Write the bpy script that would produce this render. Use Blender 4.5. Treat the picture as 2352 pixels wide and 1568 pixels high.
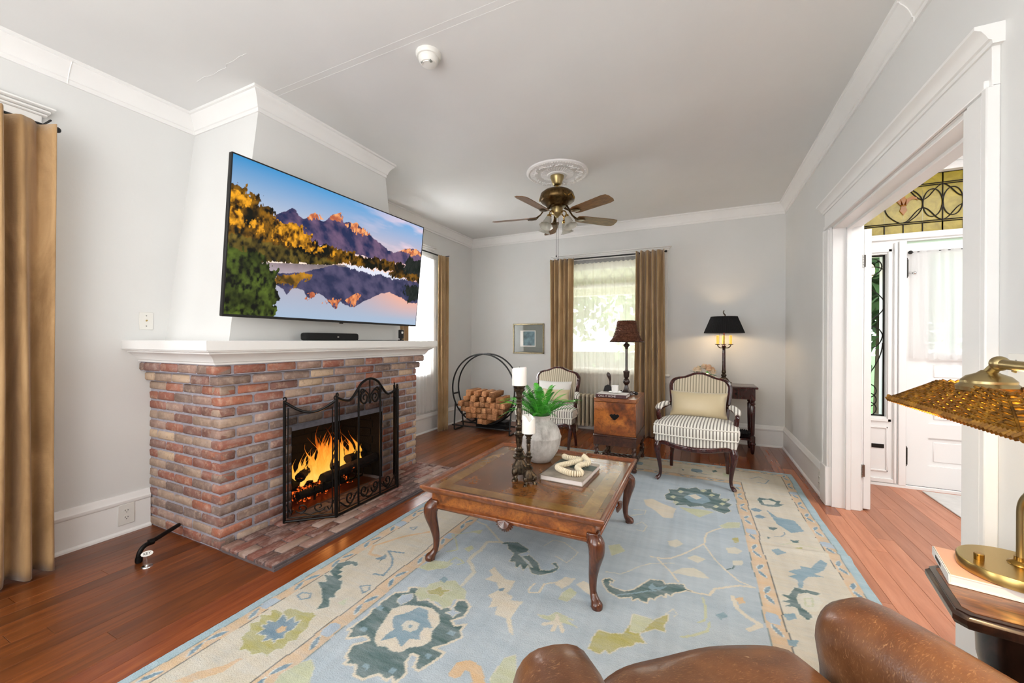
import bpy, bmesh, math, random
import numpy as np
from mathutils import Vector, Matrix
random.seed(7); rnd = random.random
def ru(a, b): return a + (b - a) * random.random()
SC = bpy.context.scene
for o in list(bpy.data.objects): bpy.data.objects.remove(o)
# ---------------------------------------------------------------- camera
TH, PI_, RO = .4406, -.0023, .0032
Fv = Vector((-math.sin(TH)*math.cos(PI_), math.cos(TH)*math.cos(PI_), math.sin(PI_)))
R0 = Vector((math.cos(TH), math.sin(TH), 0)); U0 = R0.cross(Fv)
Rv = R0*math.cos(RO) + U0*math.sin(RO); Uv = U0*math.cos(RO) - R0*math.sin(RO)
cam = bpy.data.objects.new('camera', bpy.data.cameras.new('camera'))
SC.collection.objects.link(cam)
m = Matrix.Identity(4)
for i in range(3): m[i][0] = Rv[i]; m[i][1] = Uv[i]; m[i][2] = -Fv[i]
m[2][3] = 1.26
cam.matrix_world = m
cam.data.sensor_width = 36; cam.data.lens = 910.6/2352*36
cam.data.clip_start = .02; cam.data.clip_end = 200
SC.camera = cam
# ---------------------------------------------------------------- world, lights, exposure
SC.view_settings.view_transform = 'Standard'; SC.view_settings.look = 'None'
SC.view_settings.gamma = 1; SC.view_settings.use_curve_mapping = False
SC.view_settings.exposure = 0.45
w = bpy.data.worlds.new('world'); SC.world = w; w.use_nodes = True
nt = w.node_tree; bg = nt.nodes['Background']
tc = nt.nodes.new('ShaderNodeTexCoord'); sx = nt.nodes.new('ShaderNodeSeparateXYZ')
cr = nt.nodes.new('ShaderNodeValToRGB')
cr.color_ramp.elements[0].position = .45; cr.color_ramp.elements[0].color = (.75, .8, .8, 1)
cr.color_ramp.elements[1].position = .9; cr.color_ramp.elements[1].color = (.78, .88, 1, 1)
mp = nt.nodes.new('ShaderNodeMapRange'); mp.inputs[1].default_value = -1; mp.inputs[2].default_value = 1
nt.links.new(tc.outputs['Generated'], sx.inputs[0]); nt.links.new(sx.outputs[2], mp.inputs[0])
nt.links.new(mp.outputs[0], cr.inputs[0]); nt.links.new(cr.outputs[0], bg.inputs[0])
bg.inputs[1].default_value = 5.0
def light(name, kind, loc, power, col=(1, 1, 1), size=(1, 1), target=None, radius=.05):
    l = bpy.data.lights.new(name, kind); l.energy = power; l.color = col
    if kind == 'AREA': l.shape = 'RECTANGLE'; l.size, l.size_y = size
    elif kind == 'POINT': l.shadow_soft_size = radius
    o = bpy.data.objects.new(name, l); SC.collection.objects.link(o); o.location = loc
    if target is not None: o.rotation_euler = (Vector(target)-Vector(loc)).to_track_quat('-Z', 'Y').to_euler()
    return o
# added fill and flash bounce behind the photographer, added fill in the entry hall, daylight at the windows
light('rear_fill_light', 'AREA', (-1.3, -1.35, 1.75), 45, (.97, .985, 1), (3.4, 1.9), (-1.2, 3, 1.2))  # added fill area, the wall behind it has no window
light('bounce_light', 'AREA', (-.9, -.9, 1.3), 26, (1, .995, .98), (1.6, 1.2), (-1.2, .3, 2.9))
light('room_ceiling_bounce', 'AREA', (-1.5, -.6, 2.75), 12, (1, .995, .985), (2.4, 1.2), (-1.3, 1.6, 0))
light('entry_fill_light', 'AREA', (2.35, 2.7, 2.8), 36, (1, .985, .96), (1, 1.4), (2.1, 3.1, 0))  # unseen fill area added to brighten the hall
light('entry_side_light', 'AREA', (2.95, 2.6, 1.5), 13, (.98, .99, 1), (1.6, 1.4), (1.6, 4.2, 1.2))
light('back_window_light', 'AREA', (-1.16, 8.2, 2.0), 150, (1, 1, .98), (4, 2.6), (-1.16, 5.5, 1.5))
light('left_window_light', 'AREA', (-3.75, 4.02, 1.6), 170, (1, 1, 1), (.9, 1.6), (-1.5, 4.0, 1.2))
light('near_left_window_light', 'AREA', (-3.75, .2, 1.6), 30, (1, 1, 1), (1.1, 1.6), (-1.5, 1.2, 1.0))
# ---------------------------------------------------------------- materials
def lin(h):
    if isinstance(h, str):
        h = h.lstrip('#'); v = [int(h[i:i+2], 16)/255 for i in (0, 2, 4)]
    else: v = h
    return tuple(((c/12.92) if c <= .04045 else ((c+.055)/1.055)**2.4) for c in v) + (1,)
class Mt:
    def __init__(s, name):
        s.m = bpy.data.materials.new(name); s.m.use_nodes = True; s.t = s.m.node_tree
        s.b = s.t.nodes['Principled BSDF']; s.o = s.t.nodes['Material Output']; s._tc = None
    def n(s, typ, **kw):
        x = s.t.nodes.new('ShaderNode'+typ)
        for k, v in kw.items():
            if k in x.inputs: s.set(x.inputs[k], v)
            elif isinstance(k, str) and hasattr(x, k): setattr(x, k, v)
        return x
    def set(s, i, v):
        if isinstance(v, bpy.types.NodeSocket): s.t.links.new(v, i)
        else: i.default_value = v
    def coord(s, kind='Object', scale=(1, 1, 1), rand=0):
        if kind == 'World': src = s.n('NewGeometry').outputs['Position']
        else: src = s.n('TexCoord').outputs[kind]
        if rand:
            oi = s.n('ObjectInfo'); c = s.n('CombineXYZ')
            k = s.n('Math', operation='MULTIPLY'); s.set(k.inputs[0], oi.outputs['Random']); k.inputs[1].default_value = rand
            for i in range(3): s.set(c.inputs[i], k.outputs[0])
            a = s.n('VectorMath', operation='ADD'); s.set(a.inputs[0], src); s.set(a.inputs[1], c.outputs[0]); src = a.outputs[0]
        mp = s.n('Mapping'); s.set(mp.inputs[0], src); mp.inputs['Scale'].default_value = scale
        return mp.outputs[0]
    def noise(s, co, scale=5, detail=4, rough=.55, dist=0):
        x = s.n('TexNoise'); s.set(x.inputs['Vector'], co); x.inputs['Scale'].default_value = scale
        x.inputs['Detail'].default_value = detail; x.inputs['Roughness'].default_value = rough; x.inputs['Distortion'].default_value = dist
        return x.outputs['Fac']
    def ramp(s, fac, stops, interp='LINEAR'):
        x = s.n('ValToRGB'); s.set(x.inputs[0], fac); e = x.color_ramp; e.interpolation = interp
        while len(e.elements) < len(stops): e.elements.new(.5)
        for el, (p, c) in zip(e.elements, stops): el.position = p; el.color = lin(c) if isinstance(c, str) else tuple(c)+(1,)
        return x.outputs[0]
    def mix(s, f, a, b, typ='MIX'):
        x = s.n('Mix', data_type='RGBA', blend_type=typ); s.set(x.inputs[0], f)
        s.set(x.inputs[6], lin(a) if isinstance(a, str) else a); s.set(x.inputs[7], lin(b) if isinstance(b, str) else b)
        return x.outputs[2]
    def math(s, op, a, b=0):
        x = s.n('Math', operation=op); s.set(x.inputs[0], a); s.set(x.inputs[1], b); return x.outputs[0]
    def bump(s, h, st=.3, d=.01):
        x = s.n('Bump'); s.set(x.inputs['Height'], h); x.inputs['Strength'].default_value = st; x.inputs['Distance'].default_value = d
        s.set(s.b.inputs['Normal'], x.outputs[0])
    def p(s, **kw):
        for k, v in kw.items():
            k = {'col': 'Base Color', 'rough': 'Roughness', 'metal': 'Metallic', 'coat': 'Coat Weight', 'trans': 'Transmission Weight', 'sheen': 'Sheen Weight', 'em': 'Emission Color', 'ems': 'Emission Strength', 'spec': 'Specular IOR Level', 'sub': 'Subsurface Weight', 'alpha': 'Alpha', 'croug': 'Coat Roughness', 'ior': 'IOR'}[k]
            s.set(s.b.inputs[k], lin(v) if isinstance(v, str) else v)
        return s
MATS = {}
def simple(name, col, rough=.5, metal=0, nscale=0, namt=.15, bump=0, bscale=80, **kw):
    M = Mt(name); M.p(rough=rough, metal=metal, **kw)
    if nscale:
        f = M.noise(M.coord(), nscale, 5); c = lin(col)
        lo = tuple(x*(1-namt) for x in c[:3]); hi = tuple(min(1, x*(1+namt)) for x in c[:3])
        M.p(col=M.ramp(f, [(.3, lo), (.7, hi)]))
    else: M.p(col=col)
    if bump: M.bump(M.noise(M.coord(), bscale, 3), bump, .004)
    MATS[name] = M.m; return M
def wood(name, cols, scale=(6, 1, 6), rough=.35, coat=.2, rand=0, bump=.05, dist=1.2, kind='Object', ns=4):
    M = Mt(name); co = M.coord(kind, scale, rand)
    f = M.noise(co, ns, 8, .62, dist)
    c = M.ramp(f, [(.28, cols[0]), (.5, cols[1]), (.72, cols[2])])
    if rand:
        oi = M.n('ObjectInfo'); k = M.math('MULTIPLY_ADD', oi.outputs['Random'], .5); M.t.nodes[-1].inputs[2].default_value = .72
        cc = M.n('CombineXYZ')
        for i in range(3): M.set(cc.inputs[i], k)
        c = M.mix(1.0, c, cc.outputs[0], 'MULTIPLY')
    M.p(col=c, rough=rough, coat=coat, croug=.15)
    if bump: M.bump(f, bump, .003)
    MATS[name] = M.m; return M
# paint
simple('wall_paint', '#dfdfdd', .75, nscale=1.2, namt=.025, bump=.12, bscale=60)
simple('ceiling_paint', '#e2e2e1', .85, nscale=1.0, namt=.03, bump=.25, bscale=14)
simple('trim_paint', '#efeeec', .38, nscale=3, namt=.02)
simple('entry_paint', '#f3f3f2', .4)
simple('outer', '#8a8a88', .9)
simple('white_plastic', '#e6e4de', .35)
simple('dark_gap', '#1a0f0a', .9)
# floors
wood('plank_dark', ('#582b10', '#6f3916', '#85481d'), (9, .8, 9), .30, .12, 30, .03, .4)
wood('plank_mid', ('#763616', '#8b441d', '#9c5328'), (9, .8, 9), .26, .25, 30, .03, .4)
wood('plank_orange', ('#a86542', '#b97553', '#c68564'), (7, .7, 7), .38, .1, 30, .03, .4)  # lighter orange boards, glare of the bright hall put into their colour
# brick
M = Mt('brick'); oi = M.n('ObjectInfo'); wc = M.coord('World')
base = M.ramp(oi.outputs['Random'], [(0, '#7b4a40'), (.10, '#a08074'), (.20, '#914a36'), (.30, '#a88f7c'), (.40, '#9c553b'), (.50, '#7c655b'), (.58, '#cbb092'), (.68, '#794a42'), (.78, '#a08876'), (.86, '#ac5e3f'), (.93, '#6b5750')], 'CONSTANT')
f1 = M.noise(M.coord('World', (1, 1, 1)), 26, 6, .65); f2 = M.noise(M.coord('World', (1, 1, 2)), 9, 4)
c = M.mix(M.ramp(f1, [(.5, (0, 0, 0)), (.70, (.6, .6, .6))]), base, '#d0b49c')
c = M.mix(M.ramp(M.noise(wc, 45, 5, .7), [(.52, (0, 0, 0)), (.72, (.55, .55, .55))]), c, '#5a4036')
c = M.mix(M.ramp(f2, [(.5, (0, 0, 0)), (.75, (.35, .35, .35))]), c, '#cdbdb6')
c = M.mix(.16, c, '#c4ab9c'); M.p(col=c, rough=.85); M.bump(M.noise(wc, 70, 6, .7), .5, .006); MATS['brick'] = M.m
M = Mt('hearth_brick'); base = M.ramp(M.n('ObjectInfo').outputs['Random'], [(0, '#6b463c'), (.2, '#8a6a5e'), (.4, '#7b4c40'), (.6, '#977f72'), (.8, '#5f4640')], 'CONSTANT')
wc = M.coord('World', (2.5, 1, 1)); c = M.mix(M.ramp(M.noise(wc, 16, 6, .7), [(.45, (0, 0, 0)), (.7, (.7, .7, .7))]), base, '#b49a92')
M.p(col=c, rough=.55); M.bump(M.noise(wc, 50, 5), .4, .005); MATS['hearth_brick'] = M.m
simple('mortar', '#a7a3ad', .95, nscale=30, namt=.15, bump=.6, bscale=120)
simple('hearth_mortar', '#655a5b', .9, nscale=20, namt=.2, bump=.5, bscale=90)
simple('soot_brick', '#15110f', .95, nscale=12, namt=.5)
simple('black_iron', '#1d1b1a', .42, .75, 20, .2)
simple('matte_black', '#0c0c0d', .55)
simple('black_cloth', '#0b0b0c', .9, bump=.4, bscale=300)
simple('chrome', '#dcdcdc', .12, 1)
simple('steel', '#9a9894', .3, 1)
# screen mesh : woven wire read as a translucent dark film
M = Mt('screen_mesh'); tr = M.n('BsdfTransparent'); tr.inputs[0].default_value = (.50, .50, .50, 1)
df = M.n('BsdfDiffuse'); df.inputs[0].default_value = (.05, .05, .05, 1); mx = M.n('MixShader'); mx.inputs[0].default_value = .04
M.t.links.new(tr.outputs[0], mx.inputs[1]); M.t.links.new(df.outputs[0], mx.inputs[2]); M.t.links.new(mx.outputs[0], M.o.inputs[0]); MATS['screen_mesh'] = M.m
def glassy(name, tint=(1, 1, 1, 1), gl=.08, rough=.02):
    M = Mt(name); tr = M.n('BsdfTransparent'); tr.inputs[0].default_value = tint
    g = M.n('BsdfGlossy'); g.inputs['Roughness'].default_value = rough; mx = M.n('MixShader')
    fr = M.n('Fresnel'); fr.inputs[0].default_value = 1.4; M.t.links.new(fr.outputs[0], mx.inputs[0])
    M.t.links.new(tr.outputs[0], mx.inputs[1]); M.t.links.new(g.outputs[0], mx.inputs[2]); M.t.links.new(mx.outputs[0], M.o.inputs[0]); MATS[name] = M.m
glassy('pane_glass')
def stained(name, col, thr=.55):
    M = Mt(name); f = M.noise(M.coord('World', (3, 1, 3)), 5, 6, .6, .6)
    c = M.ramp(f, [(.35, tuple(x*.72 for x in lin(col)[:3])), (.68, lin(col)[:3])])
    tr = M.n('BsdfTranslucent'); M.set(tr.inputs[0], c); t2 = M.n('BsdfTransparent'); M.set(t2.inputs[0], c)
    df = M.n('BsdfPrincipled'); M.set(df.inputs['Base Color'], c); df.inputs['Roughness'].default_value = .2
    a = M.n('MixShader'); a.inputs[0].default_value = .3; M.t.links.new(tr.outputs[0], a.inputs[1]); M.t.links.new(t2.outputs[0], a.inputs[2])
    b = M.n('MixShader'); b.inputs[0].default_value = .45; M.t.links.new(a.outputs[0], b.inputs[1]); M.t.links.new(df.outputs[0], b.inputs[2])
    M.t.links.new(b.outputs[0], M.o.inputs[0]); MATS[name] = M.m
stained('yellow_glass', '#d6c155'); stained('amber_glass', '#d9921e')
def sheer(name, col, op=.5):
    M = Mt(name); tl = M.n('BsdfTranslucent'); tl.inputs[0].default_value = lin(col); d = M.n('BsdfDiffuse'); d.inputs[0].default_value = lin(col)
    t = M.n('BsdfTransparent'); a = M.n('MixShader'); a.inputs[0].default_value = .4
    M.t.links.new(tl.outputs[0], a.inputs[1]); M.t.links.new(d.outputs[0], a.inputs[2])
    b = M.n('MixShader'); b.inputs[0].default_value = op; M.t.links.new(t.outputs[0], b.inputs[1]); M.t.links.new(a.outputs[0], b.inputs[2])
    M.t.links.new(b.outputs[0], M.o.inputs[0]); MATS[name] = M.m
sheer('sheer_cream', '#f0ebdf', .70); sheer('sheer_white', '#f8f8f8', .93); sheer('sheer_hem', '#9d9da0', .8)
# velvet
M = Mt('velvet'); f = M.noise(M.coord('World', (2, 2, .55)), 3.2, 6, .6, 1.0)
M.p(col=M.ramp(f, [(.3, '#8f6c42'), (.5, '#ab875a'), (.72, '#c5a172')]), rough=.75, sheen=.35); M.bump(M.noise(M.coord('World', (1, 1, 3)), 8, 5, .6, 2), .25, .01); MATS['velvet'] = M.m
M = Mt('velvet_taupe'); f = M.noise(M.coord('World', (2, 2, .55)), 3.2, 6, .6, 1.0)
M.p(col=M.ramp(f, [(.3, '#94774f'), (.5, '#a98b61'), (.72, '#bda179')]), rough=.75, sheen=.3); MATS['velvet_taupe'] = M.m
# furniture
def burl(name, cols, sc=3.2, rough=.22, coat=.5):
    M = Mt(name); co = M.coord(); f = M.noise(co, sc*1.6, 7, .58, 1.3); g = M.noise(co, sc*9, 6, .6, 1.5)
    c = M.ramp(f, [(.3, cols[0]), (.48, cols[1]), (.68, cols[2])]); c = M.mix(M.ramp(g, [(.45, (0, 0, 0)), (.65, (.5, .5, .5))]), c, cols[0])
    M.p(col=c, rough=rough, coat=coat, croug=.08); MATS[name] = M.m
burl('burl_top', ('#3f210e', '#6e421d', '#8f5d2b'), 1.6, .16, .1)
burl('burl_band', ('#6b4820', '#7c5829', '#8b6633'), 3, .16, .1)
burl('burl_apron', ('#4c240b', '#8f4f1c', '#b06a2a'), 5, .3, .35)
burl('burl_chest', ('#3a1a0a', '#8a481a', '#c4752c'), 2.2, .3, .4)
wood('table_wood', ('#5a2c12', '#7d431f', '#96592d'), (5, 5, 5), .28, .4, 0, .02)
wood('leg_wood', ('#35190e', '#552b17', '#6e3d23'), (6, 6, 1.5), .22, .5, 0, 0)
wood('mahogany', ('#22090a', '#3a1313', '#52201b'), (6, 6, 1.5), .22, .5, 0, 0)
wood('dark_walnut', ('#150b07', '#2b1810', '#41251a'), (6, 6, 2), .3, .35, 0, 0)
wood('chest_side', ('#5f3014', '#8c4f24', '#a96a35'), (3, 3, 8), .35, .3, 0, 0)
wood('stand_wood', ('#22110a', '#3f2012', '#5a3220'), (5, 5, 5), .3, .4, 0, 0)
wood('end_table_top', ('#3a1d0d', '#6d4020', '#9a6433'), (3, 14, 3), .3, .4, 0, 0)
wood('fan_blade_wood', ('#4a2f16', '#6e4a26', '#8a6236'), (3, 14, 3), .4, .2, 0, 0)
wood('log_wood', ('#6e452a', '#a8744a', '#cb9a6b'), (10, 2, 10), .75, 0, 30, .1)
M = Mt('stripe'); co = M.coord(); sx_ = M.n('SeparateXYZ'); M.set(sx_.inputs[0], co)
fr = M.math('FRACT', M.math('MULTIPLY', sx_.outputs[0], 39))
c = M.ramp(fr, [(0, '#f0ede4'), (.56, '#f0ede4'), (.62, '#77716a'), (.78, '#8d877f'), (.95, '#77716a')]); M.p(col=c, rough=.8, sheen=.2); MATS['stripe'] = M.m
M.bump(fr, .15, .003)
M = Mt('stripe_back'); co = M.coord(); sx_ = M.n('SeparateXYZ'); M.set(sx_.inputs[0], co)
fr = M.math('FRACT', M.math('MULTIPLY', sx_.outputs[0], 39))
c = M.ramp(fr, [(0, '#cfc4ac'), (.6, '#cfc4ac'), (.68, '#8f8570'), (.82, '#988e79'), (.95, '#8f8570')]); M.p(col=c, rough=.8); MATS['stripe_back'] = M.m
simple('piping', '#e9e6dd', .7)
simple('satin_gold', '#c9b995', .38, nscale=2, namt=.12, sheen=.4)
simple('white_linen', '#e9e8e3', .8)
M = Mt('leather'); co = M.coord(); f = M.noise(co, 4.5, 7, .6, .5); g = M.noise(M.coord('Object', (1, 3, 1)), 30, 5, .7, 3)
c = M.ramp(f, [(.3, '#452a19'), (.5, '#633e25'), (.72, '#7f5636')]); c = M.mix(M.ramp(g, [(.56, (0, 0, 0)), (.70, (.6, .6, .6))]), c, '#b48a60')
M.p(col=c, rough=.34, coat=.12); vo = M.n('TexVoronoi'); M.set(vo.inputs['Vector'], co); vo.inputs['Scale'].default_value = 240; M.bump(vo.outputs['Distance'], .12, .002); MATS['leather'] = M.m
simple('brass', '#b59a5e', .28, 1, 6, .06)
simple('satin_brass', '#a8956a', .33, 1)
simple('antique_brass', '#5e4a2e', .34, 1, 40, .45)
simple('polished_brass', '#a5813f', .22, 1)
M = Mt('aged_bronze'); f = M.noise(M.coord(), 45, 6, .65); M.p(col=M.ramp(f, [(.35, '#2e2822'), (.55, '#5e5142'), (.75, '#8d7a5a')]), metal=.85, rough=.38); MATS['aged_bronze'] = M.m
simple('wax', '#f3f1ec', .45, sub=.15)
simple('yellow_candle', '#efc262', .5, em='#ffb840', ems=.5)
simple('porcelain', '#f2f1ee', .15, coat=.5)
M = Mt('stone_vase'); f = M.noise(M.coord('Object', (1, 1, .6)), 14, 8, .7); M.p(col=M.ramp(f, [(.32, '#8f8b87'), (.48, '#b8b5b1'), (.68, '#d3d1ce')]), rough=.9); M.bump(f, .5, .006); MATS['stone_vase'] = M.m
simple('fern_green', '#4fb236', .5, nscale=9, namt=.45, trans=0)
simple('fern_dark', '#2b7d25', .5, nscale=9, namt=.4)
simple('soil', '#3a2a1f', .95)
simple('paper', '#ece8e2', .8)
simple('page_edge', '#ddd5d2', .8)
simple('book_maroon', '#4a2528', .5)
simple('book_green', '#3f4a44', .5)
simple('book_cover', '#968c80', .45, nscale=6, namt=.5)
simple('book_peach', '#e0b096', .6)
simple('book_white', '#e9e6e2', .6)
simple('text_white', '#e8e0d8', .6)
simple('bone_bead', '#e9dcc0', .45, nscale=30, namt=.06)
simple('tassel', '#a8937a', .9)
simple('radiator_paint', '#b9ae98', .45)
simple('gilt', '#8f8368', .35, .7, 40, .3)
simple('mat_board', '#8d9089', .85)
simple('medallion_paint', '#eceae8', .7)
simple('frost_glass', '#dcdad0', .25, trans=.55, ior=1.3)
simple('leaf_green', '#41602e', .8, nscale=3, namt=.5)
simple('leaf_pale', '#a3b98a', .8, nscale=3, namt=.5)
simple('bark', '#5a4a3c', .9)
simple('lawn', '#4f7435', .95, nscale=2, namt=.3)
simple('porch_cream', '#cdc6a6', .8)
simple('stone_mat', '#d4d3d0', .6, nscale=14, namt=.08)
simple('flower_peach', '#ecc9a6', .7, nscale=40, namt=.15)
simple('flower_cream', '#f0dcc0', .7, nscale=40, namt=.12)
simple('lead', '#26221e', .5, .6)
simple('globe_glass', '#fff0d0', .3, em='#ffdf9a', ems=2.2)
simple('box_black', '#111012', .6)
simple('picture_art', '#6f8a93', .6, nscale=9, namt=.8)
# wicker
def wicker(name, cols, sc, em=0):
    M = Mt(name); co = M.coord(); f = M.noise(co, sc, 5, .6, .5)
    c = M.ramp(f, [(.3, cols[0]), (.5, cols[1]), (.7, cols[2])]); M.p(col=c, rough=.45)
    tl = M.n('BsdfTranslucent'); M.set(tl.inputs[0], c); mx = M.n('MixShader'); mx.inputs[0].default_value = .45
    M.t.links.new(M.b.outputs[0], mx.inputs[1]); M.t.links.new(tl.outputs[0], mx.inputs[2]); M.t.links.new(mx.outputs[0], M.o.inputs[0]); MATS[name] = M.m
wicker('wicker_gold', ('#5a3a10', '#96661c', '#c9952f'), 40); wicker('wicker_brown', ('#4a2a1e', '#7a4d3a', '#9a6a52'), 60)
# fire
M = Mt('flame'); g = M.coord('Generated'); sp = M.n('SeparateXYZ'); M.set(sp.inputs[0], g)
nz = M.noise(M.coord('World', (1, 1, .45)), 16, 5, .6, 1.2)
hh = M.math('ADD', sp.outputs[2], M.math('MULTIPLY', M.math('SUBTRACT', nz, .5), .9))
c = M.ramp(hh, [(0, (1, .62, .12)), (.3, (1, .45, .05)), (.6, (1, .22, .015)), (.95, (.6, .06, .0))])
lw = M.n('LayerWeight'); lw.inputs[0].default_value = .42
al = M.math('MULTIPLY', M.math('SUBTRACT', 1, lw.outputs['Facing']), M.ramp(hh, [(0, (1, 1, 1)), (.45, (.75, .75, .75)), (1.0, (0, 0, 0))]))
em = M.n('Emission'); M.set(em.inputs[0], c); em.inputs[1].default_value = 1.7; tr = M.n('BsdfTransparent'); mx = M.n('MixShader'); M.set(mx.inputs[0], al)
M.t.links.new(tr.outputs[0], mx.inputs[1]); M.t.links.new(em.outputs[0], mx.inputs[2]); M.t.links.new(mx.outputs[0], M.o.inputs[0]); MATS['flame'] = M.m
M = Mt('charred_log'); f = M.noise(M.coord('Object', (1, 1, 1)), 34, 6, .7); g = M.noise(M.coord('World'), 12, 3)
M.p(col=M.ramp(f, [(.35, '#0c0908'), (.6, '#2b211e'), (.8, '#5a4a44')]), rough=.9)
e = M.math('MULTIPLY', M.ramp(f, [(.28, (1, 1, 1)), (.38, (0, 0, 0))]), M.ramp(g, [(.5, (0, 0, 0)), (.62, (1, 1, 1))]))
M.p(em=(1, .16, .02, 1), ems=M.math('MULTIPLY', e, 3.0)); M.bump(f, .7, .01); MATS['charred_log'] = M.m
M = Mt('ember'); f = M.noise(M.coord('World'), 45, 5, .7); M.p(col='#120c0a', rough=.9, em=(1, .13, .015, 1), ems=M.math('MULTIPLY', M.ramp(f, [(.5, (0, 0, 0)), (.65, (1, 1, 1))]), 3)); MATS['ember'] = M.m
# woven / printed colour carried by the mesh itself
M = Mt('rug_wool'); at = M.n('Attribute', attribute_name='Col'); wc = M.coord('World')
c = M.mix(M.ramp(M.noise(M.coord('World', (1, 4, 1)), 5, 6, .65), [(.35, (0, 0, 0)), (.7, (.3, .3, .3))]), at.outputs['Color'], '#dfe4e6')
c = M.mix(M.ramp(M.noise(M.coord('World', (1, 5, 1)), 9, 5, .6), [(.5, (0, 0, 0)), (.75, (.18, .18, .18))]), c, '#8fa6b3')
M.p(col=c, rough=.95, spec=.1); M.bump(M.noise(wc, 160, 4, .7), .9, .006); MATS['rug_wool'] = M.m
M = Mt('tv_picture'); at = M.n('Attribute', attribute_name='Col'); M.p(col='#050505', rough=.25, spec=.2, em=at.outputs['Color'], ems=1.0); MATS['tv_picture'] = M.m
# ---------------------------------------------------------------- mesh helpers
COL = SC.collection.objects
class MB:
    def __init__(s): s.b = bmesh.new()
    def box(s, x0, x1, y0, y1, z0, z1, bev=0, seg=1):
        t = bmesh.new(); bmesh.ops.create_cube(t, size=1)
        for v in t.verts: v.co = Vector(((x0+x1)/2+v.co.x*(x1-x0), (y0+y1)/2+v.co.y*(y1-y0), (z0+z1)/2+v.co.z*(z1-z0)))
        if bev: bmesh.ops.bevel(t, geom=list(t.edges), offset=bev, segments=seg, affect='EDGES', profile=.5)
        s.add(t); return s
    def add(s, t, mat=None):
        me = bpy.data.meshes.new('tmp'); t.to_mesh(me); t.free()
        if mat is not None: me.transform(mat)
        s.b.from_mesh(me); bpy.data.meshes.remove(me); return s
    def xf(s, mat):
        bmesh.ops.transform(s.b, matrix=mat, verts=s.b.verts); return s
    def rings(s, rs, cap=True, closed=True, loop=False):
        vs = [[s.b.verts.new(p) for p in r] for r in rs]; n = len(rs[0]); R = len(vs)
        for i in range(R if loop else R-1):
            a, b = vs[i], vs[(i+1) % R]
            for j in range(n if closed else n-1):
                k = (j+1) % n
                try: s.b.faces.new((a[j], a[k], b[k], b[j]))
                except ValueError: pass
        if cap and not loop and closed:
            for r in (vs[0][::-1], vs[-1]):
                try: s.b.faces.new(r)
                except ValueError: pass
        return s
    def lathe(s, prof, c=(0, 0, 0), seg=24, cap=True, mod=None):
        rs = []
        for i, (r, z) in enumerate(prof):
            ring = []
            for k in range(seg):
                a = 2*math.pi*k/seg; rr = max(r, 1e-4)*(mod(a, i) if mod else 1)
                ring.append((c[0]+rr*math.cos(a), c[1]+rr*math.sin(a), c[2]+z))
            rs.append(ring)
        return s.rings(rs, cap)
    def tube(s, pts, rad=.01, seg=8, loop=False, flat=None, cap=True):
        P = [Vector(p) for p in pts]; n = len(P); rs = []; up = None
        for i, p in enumerate(P):
            if loop: d = P[(i+1) % n]-P[i-1]
            else: d = P[min(i+1, n-1)]-P[max(i-1, 0)]
            d.normalize()
            if up is None: up = Vector((0, 0, 1)) if abs(d.z) < .9 else Vector((0, 1, 0))
            x = d.cross(up)
            if x.length < 1e-4: x = d.cross(Vector((1, 0, 0)))
            x.normalize(); y = x.cross(d); y.normalize(); up = y
            r = rad[i] if isinstance(rad, (list, tuple)) else rad
            fx, fy = flat or (1, 1)
            rs.append([p+x*math.cos(a)*r*fx+y*math.sin(a)*r*fy for a in [2*math.pi*k/seg for k in range(seg)]])
        return s.rings(rs, cap, True, loop)
    def prism(s, poly, axis, a, b):
        def mk(p, t): return {'x': (t, p[0], p[1]), 'y': (p[0], t, p[1]), 'z': (p[0], p[1], t)}[axis]
        A = [s.b.verts.new(mk(p, a)) for p in poly]; B = [s.b.verts.new(mk(p, b)) for p in poly]; n = len(poly)
        s.b.faces.new(A[::-1]); s.b.faces.new(B)
        for i in range(n): s.b.faces.new((A[i], A[(i+1) % n], B[(i+1) % n], B[i]))
        return s
    def sweep(s, path, prof, closed=False):
        # path in plan; prof = (distance to the right of travel, z)
        P = [Vector((p[0], p[1], 0)) for p in path]; n = len(P); rs = []
        for i, p in enumerate(P):
            def rt(a, b):
                d = (b-a).normalized(); return Vector((d.y, -d.x, 0))
            if closed or 0 < i < n-1:
                r1 = rt(P[i-1], p); r2 = rt(p, P[(i+1) % n]); m_ = r1+r2; m_.normalize(); m_ = m_/max(.2, m_.dot(r1))
            elif i == 0: m_ = rt(p, P[1])
            else: m_ = rt(P[i-1], p)
            rs.append([Vector((p.x+m_.x*d, p.y+m_.y*d, z)) for d, z in prof])
        return s.rings(rs, True, True, closed)
    def ball(s, c, r, seg=12, rings=8):
        sc = r if isinstance(r, (list, tuple)) else (r, r, r)
        t = bmesh.new(); bmesh.ops.create_uvsphere(t, u_segments=seg, v_segments=rings, radius=1)
        for v in t.verts: v.co = Vector((c[0]+v.co.x*sc[0], c[1]+v.co.y*sc[1], c[2]+v.co.z*sc[2]))
        return s.add(t)
    def grid(s, fn, nu, nv, thick=0):
        vs = [[s.b.verts.new(fn(i/nu, j/nv)) for j in range(nv+1)] for i in range(nu+1)]
        for i in range(nu):
            for j in range(nv): s.b.faces.new((vs[i][j], vs[i+1][j], vs[i+1][j+1], vs[i][j+1]))
        return s
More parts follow.
